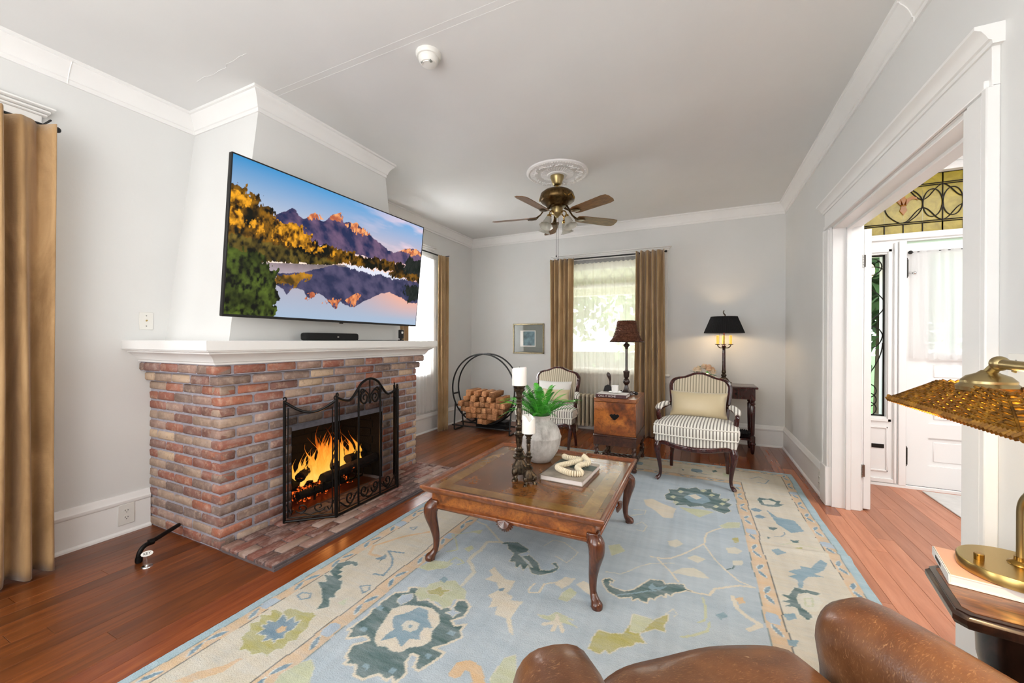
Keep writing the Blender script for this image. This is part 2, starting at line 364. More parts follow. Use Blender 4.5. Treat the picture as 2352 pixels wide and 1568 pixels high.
def obj(name, mb, mat, parent=None, loc=None, sharp=38, kind=None, label=None, solid=0, sub=0, rot=None, recalc=True):
    b = mb.b
    if recalc: bmesh.ops.recalc_face_normals(b, faces=b.faces)
    if sub: 
        bmesh.ops.subdivide_edges(b, edges=list(b.edges), cuts=1, use_grid_fill=True, smooth=1)
    b.normal_update()
    ca = math.radians(sharp)
    for e in b.edges:
        if len(e.link_faces) == 2 and e.calc_face_angle(0) > ca: e.smooth = False
    for f in b.faces: f.smooth = True
    me = bpy.data.meshes.new(name); b.to_mesh(me); b.free()
    me.materials.append(MATS[mat])
    o = bpy.data.objects.new(name, me); COL.link(o)
    if parent is not None: o.parent = parent
    if loc is not None: o.location = loc
    if rot is not None: o.rotation_euler = rot
    if kind: o['kind'] = kind
    if label: o['label'] = label
    if solid:
        md = o.modifiers.new('thickness', 'SOLIDIFY'); md.thickness = solid; md.offset = 0
    return o
def tag(o, label, cat, group=None, kind=None):
    o['label'] = label; o['category'] = cat
    if group: o['group'] = group
    if kind: o['kind'] = kind
    return o
def thing(name, label, cat, loc=(0, 0, 0), rz=0, group=None):
    o = bpy.data.objects.new(name, None); COL.link(o); o.location = loc; o.rotation_euler = (0, 0, rz)
    o.empty_display_size = .05; return tag(o, label, cat, group)
def struct(name, mb, mat, parent=None, label=None, **kw):
    return obj(name, mb, mat, parent, kind='structure', label=label, **kw)
def sroot(name, label=None, loc=(0, 0, 0)):
    o = bpy.data.objects.new(name, None); COL.link(o); o['kind'] = 'structure'; o.location = loc
    if label: o['label'] = label
    return o
def dup(root, loc=None, rz=None, label=None, group=None):
    r = root.copy(); COL.link(r)
    if loc is not None: r.location = loc
    if rz is not None: r.rotation_euler = (0, 0, rz)
    if label: r['label'] = label
    if group: r['group'] = group
    for ch in list(root.children):
        c = ch.copy(); COL.link(c); c.parent = r
        for g in list(ch.children):
            d = g.copy(); COL.link(d); d.parent = c
    return r
def inst(name, src, parent, loc, rot=(0, 0, 0), mat=None):
    o = bpy.data.objects.new(name, src); COL.link(o); o.parent = parent; o.location = loc; o.rotation_euler = rot
    return o
def mesh_of(mb, mat, sharp=38):
    o = obj('tmp', mb, mat, sharp=sharp); me = o.data; bpy.data.objects.remove(o); return me
def text(name, body, size, mat, parent, loc, rot, ext=.0006):
    c = bpy.data.curves.new(name, 'FONT'); c.body = body; c.size = size; c.extrude = ext; c.align_x = 'CENTER'; c.align_y = 'CENTER'
    c.materials.append(MATS[mat]); o = bpy.data.objects.new(name, c); COL.link(o)
    me = bpy.data.meshes.new_from_object(o); bpy.data.objects.remove(o); o = bpy.data.objects.new(name, me); COL.link(o)
    o.parent = parent; o.location = loc; o.rotation_euler = rot; return o
def arc(cx_, cz_, r, a0, a1, n, f):
    return [f(cx_+r*math.cos(math.radians(a0+(a1-a0)*i/n)), cz_+r*math.sin(math.radians(a0+(a1-a0)*i/n))) for i in range(n+1)]
def spiral(c, r0, r1, a0, a1, n, f):
    out = []
    for i in range(n+1):
        t = i/n; r = r0+(r1-r0)*t; a = math.radians(a0+(a1-a0)*t); out.append(f(c[0]+r*math.cos(a), c[1]+r*math.sin(a)))
    return out
def smooth(pts, n=6):
    P = [Vector(p) for p in pts]; P = [P[0]*2-P[1]]+P+[P[-1]*2-P[-2]]; out = []
    for i in range(1, len(P)-2):
        for k in range(n):
            t = k/n; a, b, c, d = P[i-1:i+3]
            out.append(.5*((2*b)+(c-a)*t+(2*a-5*b+4*c-d)*t*t+(3*b-a-3*c+d)*t**3))
    out.append(P[-2]); return out
PI = math.pi; rad = math.radians
XL, XR, YB, H = -3.389, .924, 5.617, 2.9
# ---------------------------------------------------------------- room shell
def wall_x(name, x0, x1, y0, y1, holes, mat='wall_paint'):   # wall in a plane of constant x, with rectangular openings (ya,yb,za,zb)
    m_ = MB(); y = y0
    for ya, yb, za, zb in holes:
        m_.box(x0, x1, y, ya, 0, H)
        if za > 0: m_.box(x0, x1, ya, yb, 0, za)
        m_.box(x0, x1, ya, yb, zb, H); y = yb
    m_.box(x0, x1, y, y1, 0, H); return struct(name, m_, mat)
def wall_y(name, y0, y1, x0, x1, holes, mat='wall_paint'):
    m_ = MB(); x = x0
    for xa, xb, za, zb in holes:
        m_.box(x, xa, y0, y1, 0, H)
        if za > 0: m_.box(xa, xb, y0, y1, 0, za)
        m_.box(xa, xb, y0, y1, zb, H); x = xb
    m_.box(x, x1, y0, y1, 0, H); return struct(name, m_, mat)
YF = -1.6; EY = 4.55; EX = 3.1; XO = 1.09
wall_x('wall_left', XL-.16, XL, YF-.16, YB+.16, [(-.35, .78, .82, 2.42), (3.62, 4.42, .82, 2.40)])
wall_y('wall_back', YB, YB+.16, XL, XR+.166, [(-1.83, -.49, .82, 2.36)])
wall_x('wall_right', XR, XO, YF-.16, YB, [(2.07, 3.79, 0, 2.135)])
wall_y('wall_front', YF-.16, YF, XL, EX+.16, [])
wall_y('wall_entry_back', EY, EY+.16, XO, EX+.16, [(1.22, 1.50, .60, 2.03), (1.635, 2.55, 0.0, 2.11), (2.68, 2.96, .60, 2.03)], 'entry_paint')
# transom opening cut as a second band
bpy.data.objects.remove(bpy.data.objects['wall_entry_back'])
m_ = MB()
m_.box(XO, 1.22, EY, EY+.16, 0, H).box(1.22, 2.96, EY, EY+.16, 2.70, H).box(2.96, EX+.16, EY, EY+.16, 0, H)
m_.box(1.22, 1.30, EY, EY+.16, 0, 2.70).box(2.88, 2.96, EY, EY+.16, 0, 2.7)
m_.box(1.30, 2.88, EY, EY+.16, 2.13, 2.20).box(1.30, 1.49, EY, EY+.16, 0, .60).box(1.30, 1.49, EY, EY+.16, 2.03, 2.13)
m_.box(1.49, 1.62, EY, EY+.16, 0, 2.13).box(2.56, 2.69, EY, EY+.16, 0, 2.13).box(2.69, 2.88, EY, EY+.16, 0, .6).box(2.69, 2.88, EY, EY+.16, 2.03, 2.13)
struct('wall_entry_back', m_, 'entry_paint')
wall_x('wall_entry_right', EX, EX+.16, YF, EY, [], 'entry_paint')
m_ = MB(); m_.box(XL-.16, EX+.16, YF-.16, YB+.16, H, H+.12); ceil_o = struct('ceiling', m_, 'ceiling_paint')
m_ = MB()
m_.box(XL+.02, XR-.02, 1.700, 1.712, H-.0006, H+.001).box(XL+.02, XR-.02, 1.742, 1.752, H-.0006, H+.001)
obj('ceiling_seam', m_, 'ceiling_paint', ceil_o)
m_ = MB(); cp = [(-2.891, 1.427), (-2.806, 1.421), (-2.729, 1.434), (-2.65, 1.426), (-2.583, 1.429), (-2.559, 1.411), (-2.479, 1.412), (-2.42, 1.405), (-2.353, 1.408)]
m_.tube([(x, y, H) for x, y in cp], .0013, 6); obj('plaster_crack', m_, 'ceiling_paint', ceil_o)
# floor : boards along Y, each its own piece
m_ = MB(); m_.box(XL-.16, EX+.16, YF-.16, YB+.16, -.12, -.022)
floor = struct('floor', m_, 'dark_gap')
pm = {}
def plank(x, wd, y0, y1, mat):
    ln = round((y1-y0)*10)/10; key = (mat, wd, ln)
    if key not in pm:
        q = MB(); q.box(-wd/2+.0005, wd/2-.0005, 0, ln-.0012, -.021, 0, .0007); pm[key] = mesh_of(q, mat, 20)
    inst('plank', pm[key], floor, (x, y0, 0))
PW = .0925; x = XL-.02; i = 0
while x < EX:
    xc = x+PW/2; y = YF if xc < XR+.1 else 1.0
    ye = YB if xc < XO else EY
    if xc < XO: y = -1.0 if xc > -2.2 else -.6
    first = True
    while y < ye-.05:
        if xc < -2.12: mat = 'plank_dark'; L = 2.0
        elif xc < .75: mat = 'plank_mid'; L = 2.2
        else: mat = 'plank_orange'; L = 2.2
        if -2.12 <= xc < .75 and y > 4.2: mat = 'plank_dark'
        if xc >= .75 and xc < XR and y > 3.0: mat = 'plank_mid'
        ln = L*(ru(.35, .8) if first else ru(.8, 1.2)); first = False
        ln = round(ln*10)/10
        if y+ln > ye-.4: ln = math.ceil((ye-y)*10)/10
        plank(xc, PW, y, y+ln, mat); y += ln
    x += PW; i += 1
# chimney breast
m_ = MB()
def fr(z, y0, y1): return [(XL-.02, y0, z), (-2.645, y0, z), (-2.645, y1, z), (XL-.02, y1, z)]
m_.rings([fr(1.25, 1.48, 3.06), fr(2.9, 1.674, 2.82)]); struct('wall_chimney_breast', m_, 'wall_paint')
# crown moulding and baseboards
CP = [(0, -.132), (.012, -.132), (.012, -.108), (.019, -.104), (.021, -.094), (.027, -.078), (.037, -.058), (.05, -.04), (.062, -.028), (.064, -.02), (.075, -.016), (.075, 0), (0, 0)]
CP = [(d, H+z) for d, z in CP]
def trim(n, path, prof, mat='trim_paint', closed=False, name=None):
    m_ = MB(); m_.sweep(path, prof, closed); return struct(name or 'trim_%d' % n, m_, mat, label=None)
trim(1, [(XL, YF), (XL, 1.662), (-2.645, 1.662), (-2.645, 2.826), (XL, 2.826), (XL, YB), (XR, YB), (XR, YF)], CP)
trim(2, [(XO, EY), (EX, EY), (EX, YF)], CP)
BP = [(0, 0), (.034, 0), (.032, .012), (.02, .022), (.02, .188), (.024, .192), (.026, .2), (.026, .212), (.018, .222), (.014, .24), (.008, .25), (0, .252)]
bl = trim(0, [(XL, YF), (XL, 1.39)], BP, name='baseboard_left')
trim(0, [(XL, 3.22), (XL, YB), (XR, YB), (XR, 3.93)], BP, name="baseboard_back")
trim(0, [(XR, 1.90), (XR, YF)], BP, name='baseboard_right')
trim(0, [(XO, 2.06), (XO, YF)][::-1], [(d, z) for d, z in BP], name='baseboard_entry')
# crown joint ridges
for k, (x_, y_) in enumerate([(XL, 1.0)]):
    m_ = MB(); m_.tube([(x_+d+.001, y_, z-.001) for d, z in CP[1:-2]], .0025, 6); struct('trim_joint', m_, 'trim_paint')
m_ = MB(); m_.tube([(XR-d-.001, 2.50, z-.001) for d, z in CP[1:-2]], .0025, 6); struct('trim_joint', m_, 'trim_paint')
# windows, built in (u along wall, w out of the room, z)
def window(name, f, u0, u1, z0, z1, lead=False, meet=1.58, label=None, apron=True):
    r = sroot(name, label)
    def bx(m_, a, b, w0, w1, c, d, bev=.002):
        p, q = f(a, w0), f(b, w1); m_.box(min(p[0], q[0]), max(p[0], q[0]), min(p[1], q[1]), max(p[1], q[1]), c, d, bev); return m_
    cw = .115
    m_ = MB(); bx(m_, u0-cw, u0, -.022, 0, z0-.02, z1); bx(m_, u1, u1+cw, -.022, 0, z0-.02, z1); bx(m_, u0-cw, u1+cw, -.024, 0, z1, z1+.10)
    obj('casing', m_, 'trim_paint', r)
    m_ = MB(); bx(m_, u0-cw-.02, u1+cw+.02, -.035, 0, z1+.1, z1+.115, .004); bx(m_, u0-cw-.03, u1+cw+.03, -.05, 0, z1+.115, z1+.135, .006); bx(m_, u0-cw-.045, u1+cw+.045, -.07, 0, z1+.135, z1+.15, .004)
    obj('cornice', m_, 'trim_paint', r)
    m_ = MB(); bx(m_, u0-cw-.03, u1+cw+.03, -.06, .06, z0-.03, z0, .008); obj('sill', m_, 'trim_paint', r)
    m_ = MB(); bx(m_, u0-cw, u1+cw, -.02, 0, z0-.12, z0-.03); obj('apron', m_, 'trim_paint', r)
    m_ = MB(); bx(m_, u0-.01, u0+.02, 0, .155, z0, z1); bx(m_, u1-.02, u1+.01, 0, .155, z0, z1); bx(m_, u0, u1, 0, .155, z1-.02, z1+.01); obj('jamb', m_, 'trim_paint', r)
    for a, b, w0 in ((z0, meet+.02, .05), (meet-.02, z1-.02, .09)):
        s_ = MB(); bx(s_, u0+.02, u0+.065, w0, w0+.035, a, b); bx(s_, u1-.065, u1-.02, w0, w0+.035, a, b); bx(s_, u0+.02, u1-.02, w0, w0+.035, a, a+.05); bx(s_, u0+.02, u1-.02, w0, w0+.035, b-.045, b)
        so = obj('sash', s_, 'trim_paint', r)
        g = MB(); bx(g, u0+.06, u1-.06, w0+.014, w0+.018, a+.045, b-.04, 0); obj('pane', g, 'pane_glass', so)
        if lead and a > z0:
            l_ = MB(); nn = 7; wd = (u1-u0-.13)/nn
            for k in range(nn):
                for c_, d_ in (((a+.05), (b-.045)), ((b-.045), (a+.05))):
                    p, q = f(u0+.065+k*wd, w0+.015), f(u0+.065+(k+1)*wd, w0+.015); l_.tube([(p[0], p[1], c_), (q[0], q[1], d_)], .004, 5)
            obj('lead_came', l_, 'lead', so)
    return r
window('window_1', lambda u, w_: (XL-w_, u), -.35, .78, .82, 2.42)
window('window_2', lambda u, w_: (XL-w_, u), 3.62, 4.42, .82, 2.40)
window('window_3', lambda u, w_: (u, YB+w_), -1.83, -.49, .82, 2.36, True, 2.05)
# cased opening to the entry hall
r = sroot('door_1', 'white cased opening to the entry hall with tall fluted side casings and a cornice')
def casing(y0, y1, nm, px):
    m_ = MB(); m_.box(XR-.02, XR, y0, y1, 0, 2.14, .002)
    m_.box(XR-.032, XR-.018, y0+.034 if px > 0 else y0+.004, y1-.004 if px > 0 else y1-.034, 0, 2.12, .003)
    a, b = (y0, y0+.028) if px > 0 else (y1-.028, y1); m_.box(XR-.036, XR, a-.001, b+.001, 0, 2.1355, .004)
    obj(nm, m_, 'trim_paint', r)
casing(3.79, 3.92, 'side_casing', -1); casing(1.925, 2.07, 'side_casing', 1)
for y0, y1 in ((3.785, 3.93), (1.915, 2.075)):
    m_ = MB(); m_.box(XR-.042, XR, y0, y1, 0, .30, .004); obj('plinth_block', m_, 'trim_paint', r)
m_ = MB(); m_.box(XR-.022, XR, 1.925, 3.92, 2.135, 2.29, .002).box(XR-.034, XR-.015, 1.94, 3.90, 2.135, 2.165, .003); obj('head_casing', m_, 'trim_paint', r)
m_ = MB(); m_.sweep([(XR, 3.94), (XR, 3.925), (XR, 1.92), (XR, 1.905)], [(0, 2.27), (.03, 2.27), (.032, 2.283), (.04, 2.287), (.046, 2.30), (.058, 2.318), (.075, 2.326), (.075, 2.338), (0, 2.338)])
obj('cornice', m_, 'trim_paint', r)
m_ = MB(); m_.box(XR-.006, XO+.006, 3.772, 3.79, 0, 2.135, .002).box(XR-.006, XO+.006, 2.07, 2.088, 0, 2.135, .002).box(XR-.006, XO+.006, 2.07, 3.79, 2.118, 2.135, .002)
m_.box(1.0, 1.03, 3.755, 3.775, 0, 2.12, .002).box(1.0, 1.03, 2.085, 2.10, 0, 2.12, .002).box(1.0, 1.03, 2.09, 3.77, 2.10, 2.12, .002)
obj('jamb', m_, 'trim_paint', r)
m_ = MB(); m_.box(XO, XO+.02, 3.79, 3.91, 0, 2.13, .002).box(XO, XO+.02, 1.93, 2.07, 0, 2.13, .002).box(XO, XO+.02, 1.93, 3.91, 2.13, 2.27, .002); obj('hall_casing', m_, 'entry_paint', r)
# folded door leaf
r = sroot('door_2', 'white panelled door leaf folded open into the hall, seen edge on'); m_ = MB()
m_.box(1.115, 1.158, 3.80, 4.50, .012, 2.10, .002); obj('leaf', m_, 'trim_paint', r)
for z in (1.86, .30):
    m_ = MB(); m_.box(1.088, 1.118, 3.779, 3.799, z-.045, z+.045, .001); [m_.lathe([(.006, -.047+k*.019), (.006, -.031+k*.019)], (1.10, 3.776, z), 8) for k in range(5)]
    obj('hinge', m_, 'steel', r)
# front door wall of the entry hall
r = sroot('door_3', 'white front door with a sheer half curtain over its glass and recessed lower panels')
m_ = MB(); dx0, dx1 = 1.625, 2.555; yd = EY+.03
m_.box(dx0, dx0+.15, yd, yd+.045, .02, 2.11).box(dx1-.15, dx1, yd, yd+.045, .02, 2.11)
for a, b in ((.02, .20), (.44, .56), (.86, .92), (1.10, 1.16), (2.0, 2.11)): m_.box(dx0+.15, dx1-.15, yd, yd+.045, a, b)
obj('door_frame', m_, 'entry_paint', r)
for a, b in ((.20, .44), (.56, .86), (.92, 1.10)):
    m_ = MB(); m_.box(dx0+.15, dx1-.15, yd+.016, yd+.036, a, b).box(dx0+.185, dx1-.185, yd+.008, yd+.02, a+.035, b-.035, .006); obj('door_panel', m_, 'entry_paint', r)
m_ = MB(); m_.box(dx0+.15, dx1-.15, yd+.018, yd+.022, 1.16, 2.0); obj('pane', m_, 'pane_glass', r)
for z in (1.90, .27):
    m_ = MB(); m_.box(dx0-.012, dx0+.014, yd-.012, yd+.002, z-.075, z+.075, .002).ball((dx0, yd-.012, z+.08), .009).ball((dx0, yd-.012, z-.08), .009)
    obj('hinge', m_, 'lead', r)
m_ = MB(); m_.tube([(dx0+.02, yd-.01, 1.86), (dx0+.04, yd-.03, 1.85)], .008, 8).ball((dx0+.045, yd-.034, 1.85), .014); obj('latch', m_, 'chrome', r)
m_ = MB(); m_.sweep([(1.12, EY), (2.99, EY)], [(0, 2.70), (.02, 2.70), (.022, 2.72), (.03, 2.73), (.03, 2.75), (0, 2.75)]); struct('trim_3', m_, 'entry_paint')
m_ = MB(); m_.box(1.30, 1.545, EY-.018, EY, .03, .06).box(1.535, 1.555, EY-.02, EY, .03, 2.12, .003).box(1.495, 1.52, EY-.014, EY, .56, 2.07, .003).box(1.28, 1.52, EY-.014, EY, 2.045, 2.07, .003).box(1.28, 1.52, EY-.014, EY, .56, .585, .003).box(1.28, 1.50, EY-.01, EY, .12, .135, .003).box(1.28, 1.50, EY-.01, EY, .50, .515, .003).box(1.488, 1.5, EY-.01, EY, .12, .515, .003)
m_.box(1.15, 3.0, EY-.022, EY, 2.145, 2.185, .004).box(1.565, 1.615, EY-.022, EY, .02, 2.13, .003); struct('trim_4', m_, 'entry_paint')
m_ = MB(); m_.sweep([(XO, EY), (EX, EY)], [(0, 0), (.02, 0), (.018, .02), (0, .024)]); struct('baseboard_hall', m_, 'entry_paint')
tag(obj('mail_slot', MB().box(1.39, 1.475, EY-.008, EY+.0, .325, .36, .002), 'lead'), 'dark metal mail slot in the panel below the leaded sidelight', 'mail slot')
# sidelights (leaded) and transom (yellow leaded)
def cames(lines, y, rr=.005, nm='lead_came', par=None, mat='lead'):
    m_ = MB()
    for l in lines: m_.tube([(a, y, b) for a, b in l], rr, 6)
    return obj(nm, m_, mat, par)
for wi, x0 in ((4, 1.30), (5, 2.69)):
    r = sroot('window_%d' % wi, 'narrow clear leaded sidelight beside the front door'); x1 = x0+.19
    m_ = MB(); m_.box(x0, x1, EY+.05, EY+.054, .60, 2.03); obj('pane', m_, 'pane_glass', r)
    m_ = MB(); m_.box(x0, x0+.012, EY+.042, EY+.06, .60, 2.03).box(x1-.012, x1, EY+.042, EY+.06, .60, 2.03).box(x0, x1, EY+.042, EY+.06, .60, .612).box(x0, x1, EY+.042, EY+.06, 2.018, 2.03); obj('frame', m_, 'lead', r)
    xc = (x0+x1)/2; f2 = lambda a, b: (a, b); L = []
    L.append(arc(xc, 1.93, .075, 0, 360, 28, f2)); L.append(arc(xc+.02, 1.84, .09, 180, 20, 14, f2))
    L.append([(x0+.19*math.sin(PI*t/20), 1.80-.42*t/20) for t in range(21)])
    L.append([(x1-.012-.10*(t/12)**2, 1.34-.14*math.sin(PI*t/24)-.0*t) for t in range(13)]); L.append([(x1-.012-.10*(t/12)**2, 1.30+.10*math.sin(PI*t/24)) for t in range(13)])
    L.append([(x0+.012+.165*math.sin(PI*(.5-t/40)), 1.25-.40*t/20) for t in range(21)])
    for cz in (.82, .74, .66): L.append(arc(xc-.02, cz, .062, 0, 360, 24, f2))
    cames(L, EY+.048, .0045, par=r)
r = sroot('window_6', 'yellow leaded transom window with amber fleur ornament above the front door')
tx0, tx1, tz0, tz1 = 1.30, 2.88, 2.20, 2.70
def zline(x): return 0
V0, PER, DV = 1.864, .504, .1262
divs = sorted(v for v in (V0+k*DV for k in range(-5, 9)) if tx0+.02 < v < tx1-.02); ed = [tx0]+divs+[tx1]
for a_, b_ in zip(ed[:-1], ed[1:]):
    for a, b in ((2.20, 2.285), (2.615, 2.70), (2.286, 2.614)):
        m_ = MB(); m_.box(a_+.001, b_-.001, EY+.05, EY+.055, a+.001, b-.001); obj('pane', m_, 'yellow_glass', r)
L = [[(tx0, 2.20), (tx1, 2.20)], [(tx0, 2.285), (tx1, 2.285)], [(tx0, 2.299), (tx1, 2.299)], [(tx0, 2.601), (tx1, 2.601)], [(tx0, 2.615), (tx1, 2.615)], [(tx0, 2.70), (tx1, 2.70)], [(tx0, 2.2), (tx0, 2.7)], [(tx1, 2.2), (tx1, 2.7)]]
for v in divs: L += [[(v, 2.20), (v, 2.285)], [(v, 2.615), (v, 2.70)]]
f2 = lambda a, b: (min(max(a, tx0), tx1), b)
FX_ = [V0-PER/2+PER*k for k in range(0, 3)]
for xv in (V0, V0+PER):
    L.append([f2(xv, 2.2), f2(xv, 2.7)])
    for s_ in (-1, 1): L.append([f2(xv+s_*.063+.0615*math.cos(t*PI/16), 2.45+.118*math.sin(t*PI/16)) for t in range(33)])
    for s_ in (-1, 1): L.append([f2(xv-PER/2+PER*t/40, 2.45+s_*(.150-.115*(.5-.5*math.cos(4*PI*t/40)))) for t in range(41)])
for xf in FX_:
    for s_ in (-1, 1): L.append([f2(xf+s_*(.1255-.10*(abs(t)/8)**2.2), 2.45+.151*t/8) for t in range(-8, 9)])
cames(L, EY+.046, .0045, par=r)
def fleur(xc, zc):
    m_ = MB()
    m_.prism([(xc, zc+.09), (xc+.02, zc+.05), (xc+.016, zc+.005), (xc-.016, zc+.005), (xc-.02, zc+.05)], 'y', EY+.040, EY+.048)
    m_.prism([(xc, zc-.085), (xc+.024, zc-.045), (xc+.014, zc-.005), (xc-.014, zc-.005), (xc-.024, zc-.045)], 'y', EY+.040, EY+.048)
    for s_ in (-1, 1):
        pts = [(.0, .0), (.02, .055), (.055, .075), (.085, .06), (.092, .035), (.07, .048), (.045, .04), (.026, .01)]
        m_.prism([(xc+s_*a, zc+b) for a, b in pts], 'y', EY+.040, EY+.048)
    m_.ball((xc, EY+.044, zc), (.022, .006, .01)); obj('fleur_ornament', m_, 'amber_glass', r)
for xf in FX_: fleur(xf, 2.45)
# ---------------------------------------------------------------- fireplace
FP = thing('brick_fireplace', 'large red and tan brick fireplace with a white mantel shelf and raised brick hearth', 'fireplace', (0, 0, 0))
CO = .0655; BX = -2.574; BY0, BY1 = 1.39, 3.205; OY0, OY1, OZ = 1.855, 2.741, .62
m_ = MB(); g = .009
m_.box(XL+.001, BX-g, BY0+g, OY0, 0, 1.05).box(XL+.001, BX-g, OY1, BY1-g, 0, 1.05).box(-2.70, BX-g, OY0, OY1, OZ, 1.05)
m_.box(XL+.001, BX+.018, BY0-.018, BY1+.018, .985, 1.044).box(XL+.001, BX+.046, BY0-.046, BY1+.046, 1.05, 1.112)
m_.box(BX-.1, BX-.002, OY0, OY1, OZ, OZ+.032)
obj('mortar_core', m_, 'mortar', FP)
bm_ = {}
def brick_mesh(l, d, h, mat='brick', bev=.007):
    k = (round(l, 2), round(d, 2), h, mat, random.randrange(3))
    if k not in bm_:
        q = MB(); q.box(-l/2, l/2, -d/2, d/2, -h/2, h/2, bev)
        for v in q.b.verts: v.co += Vector((ru(-.0025, .0025), ru(-.0015, .0015), ru(-.002, .002)))
        bm_[k] = mesh_of(q, mat, 50)
    return bm_[k]
BH = .0515
def brick(cx, cy, cz, l, along, d=.09, par=FP, mat='brick', h=BH, nm='brick'):
    o = inst(nm, brick_mesh(l, d, h, mat), par, (cx+ru(-.001, .001), cy+ru(-.001, .001), cz), (ru(-.004, .004), 0, (PI/2 if along == 'y' else 0)+ru(-.005, .005))); return o
for i in range(17):
    pr_ = .055 if i == 16 else .027 if i == 15 else 0
    z = i*CO+CO/2+.001; fx = BX+pr_-.045; y0, y1 = BY0-pr_, BY1+pr_; odd = i % 2
    if i == 15: z = 1.014
    if i == 16: z = 1.0815
    # front face : y from y0 to y1
    y = y0; first = .195 if odd else .09
    segs = []
    while y < y1-.02:
        L = first if y == y0 else .195; e = min(y+L, y1); 
        if y1-e < .05: e = y1
        segs.append((y, e)); y = e+.0135
    for a, b in segs:
        if i < 9 or (i == 9):
            top = OZ+.032
            if z-BH/2 < top-.02 and b > OY0 and a < OY1:
                if a < OY0-.03: b = OY0
                elif b > OY1+.03: a = OY1
                else: continue
        if z < .04 : pass
        if b-a > .03: brick(fx, (a+b)/2, z, b-a, 'y')
    # near side face : x from wall to the corner
    xe = BX+pr_-(.09 if odd else .195)-.0105
    if not odd: pass
    cx_ = BX+pr_
    if odd: xs = cx_-.09-.0105
    else: xs = cx_-.0
    x = xs if odd else cx_
    if not odd:   # corner shows a stretcher on the side
        brick(cx_-.0975-.0, y0+.045, z, .193, 'x', .088); x = cx_-.195-.0105
    while x > XL+.01:
        e = max(x-.195, XL+.002); 
        if x-e > .03: brick((x+e)/2, y0+.045, z, x-e, 'x')
        x = e-.0135
# hearth
m_ = MB(); m_.box(BX-.02, -2.085, BY0+.006, 3.222, 0, .026); m_.box(BX+.02, -2.078, BY0+.002, 3.225, 0, .014); obj('hearth_base', m_, 'hearth_mortar', FP)
rw = .0795; 
for k in range(6):
    x = BX+.046+k*rw; y = BY0+.004+(-.0 if k % 2 else -.10)
    while y < 3.22:
        a = max(y, BY0+.002); b = min(y+.2, 3.222)
        if b-a > .04: brick(x, (a+b)/2, .020, b-a, 'y', .071, mat='hearth_brick', h=.030)
        y += .2085
# firebox
m_ = MB()
A_ = [(BX-.012, OY0+.001), (BX-.10, OY0+.002), (-3.05, OY0+.05), (-3.05, OY1-.05), (BX-.10, OY1-.002), (BX-.012, OY1-.001)]
m_.sweep(A_, [(-.004, .030), (.006, .030), (.006, .70), (-.004, .70)])
m_.box(-3.05, BX-.075, OY0+.004, OY1-.004, .701, .72)
obj('firebox_lining', m_, 'soot_brick', FP)
m_ = MB()
for i in range(9):
    z = .034+i*.072
    for k in range(4):
        a = OY0+.065+k*.19+(.07 if i % 2 else 0); m_.box(-3.044, -3.036, a, min(a+.178, OY1-.06), z, z+.06, .002)
    for s_, ya, yb_ in ((1, OY0+.010, OY0+.055), (-1, OY1-.010, OY1-.055)):
        for k in range(2):
            t0 = (.06 if i % 2 else 0)+k*.45+.02; t1 = min(t0+.41, .97); x0_, x1_ = BX-.11-(3.04+BX-.11)*0, -3.03
            P0 = Vector((BX-.11+(x1_-BX+.11)*t0, ya+(yb_-ya)*t0, 0)); P1 = Vector((BX-.11+(x1_-BX+.11)*t1, ya+(yb_-ya)*t1, 0)); n_ = Vector((0, s_*.008, 0))
            m_.rings([[tuple(P0+Vector((0, 0, z))), tuple(P1+Vector((0, 0, z))), tuple(P1+n_+Vector((0, 0, z))), tuple(P0+n_+Vector((0, 0, z)))], [tuple(P0+Vector((0, 0, z+.06))), tuple(P1+Vector((0, 0, z+.06))), tuple(P1+n_+Vector((0, 0, z+.06))), tuple(P0+n_+Vector((0, 0, z+.06)))]])
fb = obj('sooty_brick', m_, 'soot_brick', FP); fb['kind'] = 'stuff'
# mantel
m_ = MB(); bx0, by0, by1 = BX+.055, BY0-.055, BY1+.055
def rg(o, z): return [(XL+.001, by0-o, z), (bx0+o, by0-o, z), (bx0+o, by1+o, z), (XL+.001, by1+o, z)]
m_.rings([rg(*p) for p in [(.004, 1.113), (.006, 1.124), (.014, 1.128), (.02, 1.142), (.034, 1.160), (.054, 1.174), (.062, 1.178), (.062, 1.186), (.076, 1.190), (.076, 1.198), (.090, 1.199), (.091, 1.251), (.089, 1.254)]])
obj('mantel_shelf', m_, 'trim_paint', FP, sharp=25)
# grate, logs, embers, flames
gr = thing('fire_grate', 'black iron fire grate holding logs inside the brick firebox', 'fire grate', (-2.79, 2.33, .033))
m_ = MB()
for k in range(7):
    yy = -.24+k*.08; m_.tube(smooth([(.15, yy, .12), (.13, yy, .05), (0, yy, .045), (-.14, yy, .06), (-.16, yy, .14)], 4), .007, 6)
for xx in (.12, -.13): m_.tube([(xx, -.26, .045), (xx, .26, .045)], .008, 6)
obj('bar', m_, 'black_iron', gr)
for a, b in ((.12, -.22), (.12, .22), (-.13, -.22), (-.13, .22)): obj('leg', MB().tube([(a, b, 0), (a, b, .045)], .008, 6), 'black_iron', gr)
def log(name, p, q, r, label, group=None, cat='log'):
    P, Q = Vector(p), Vector(q); n = 9; c = [P.lerp(Q, t/n)+Vector((ru(-1, 1), ru(-1, 1), ru(-1, 1)))*r*.1 for t in range(n+1)]
    m_ = MB(); m_.tube(c, [r*ru(.88, 1.08) for _ in c], 9)
    for v in m_.b.verts: v.co += Vector((ru(-1, 1), ru(-1, 1), ru(-1, 1)))*r*.08
    o = obj(name, m_, 'charred_log'); return tag(o, label, cat, group)
log('burning_log', (-2.660, 2.170, .175), (-2.640, 2.710, .205), .042, 'long charred log lying across the front of the fire grate')
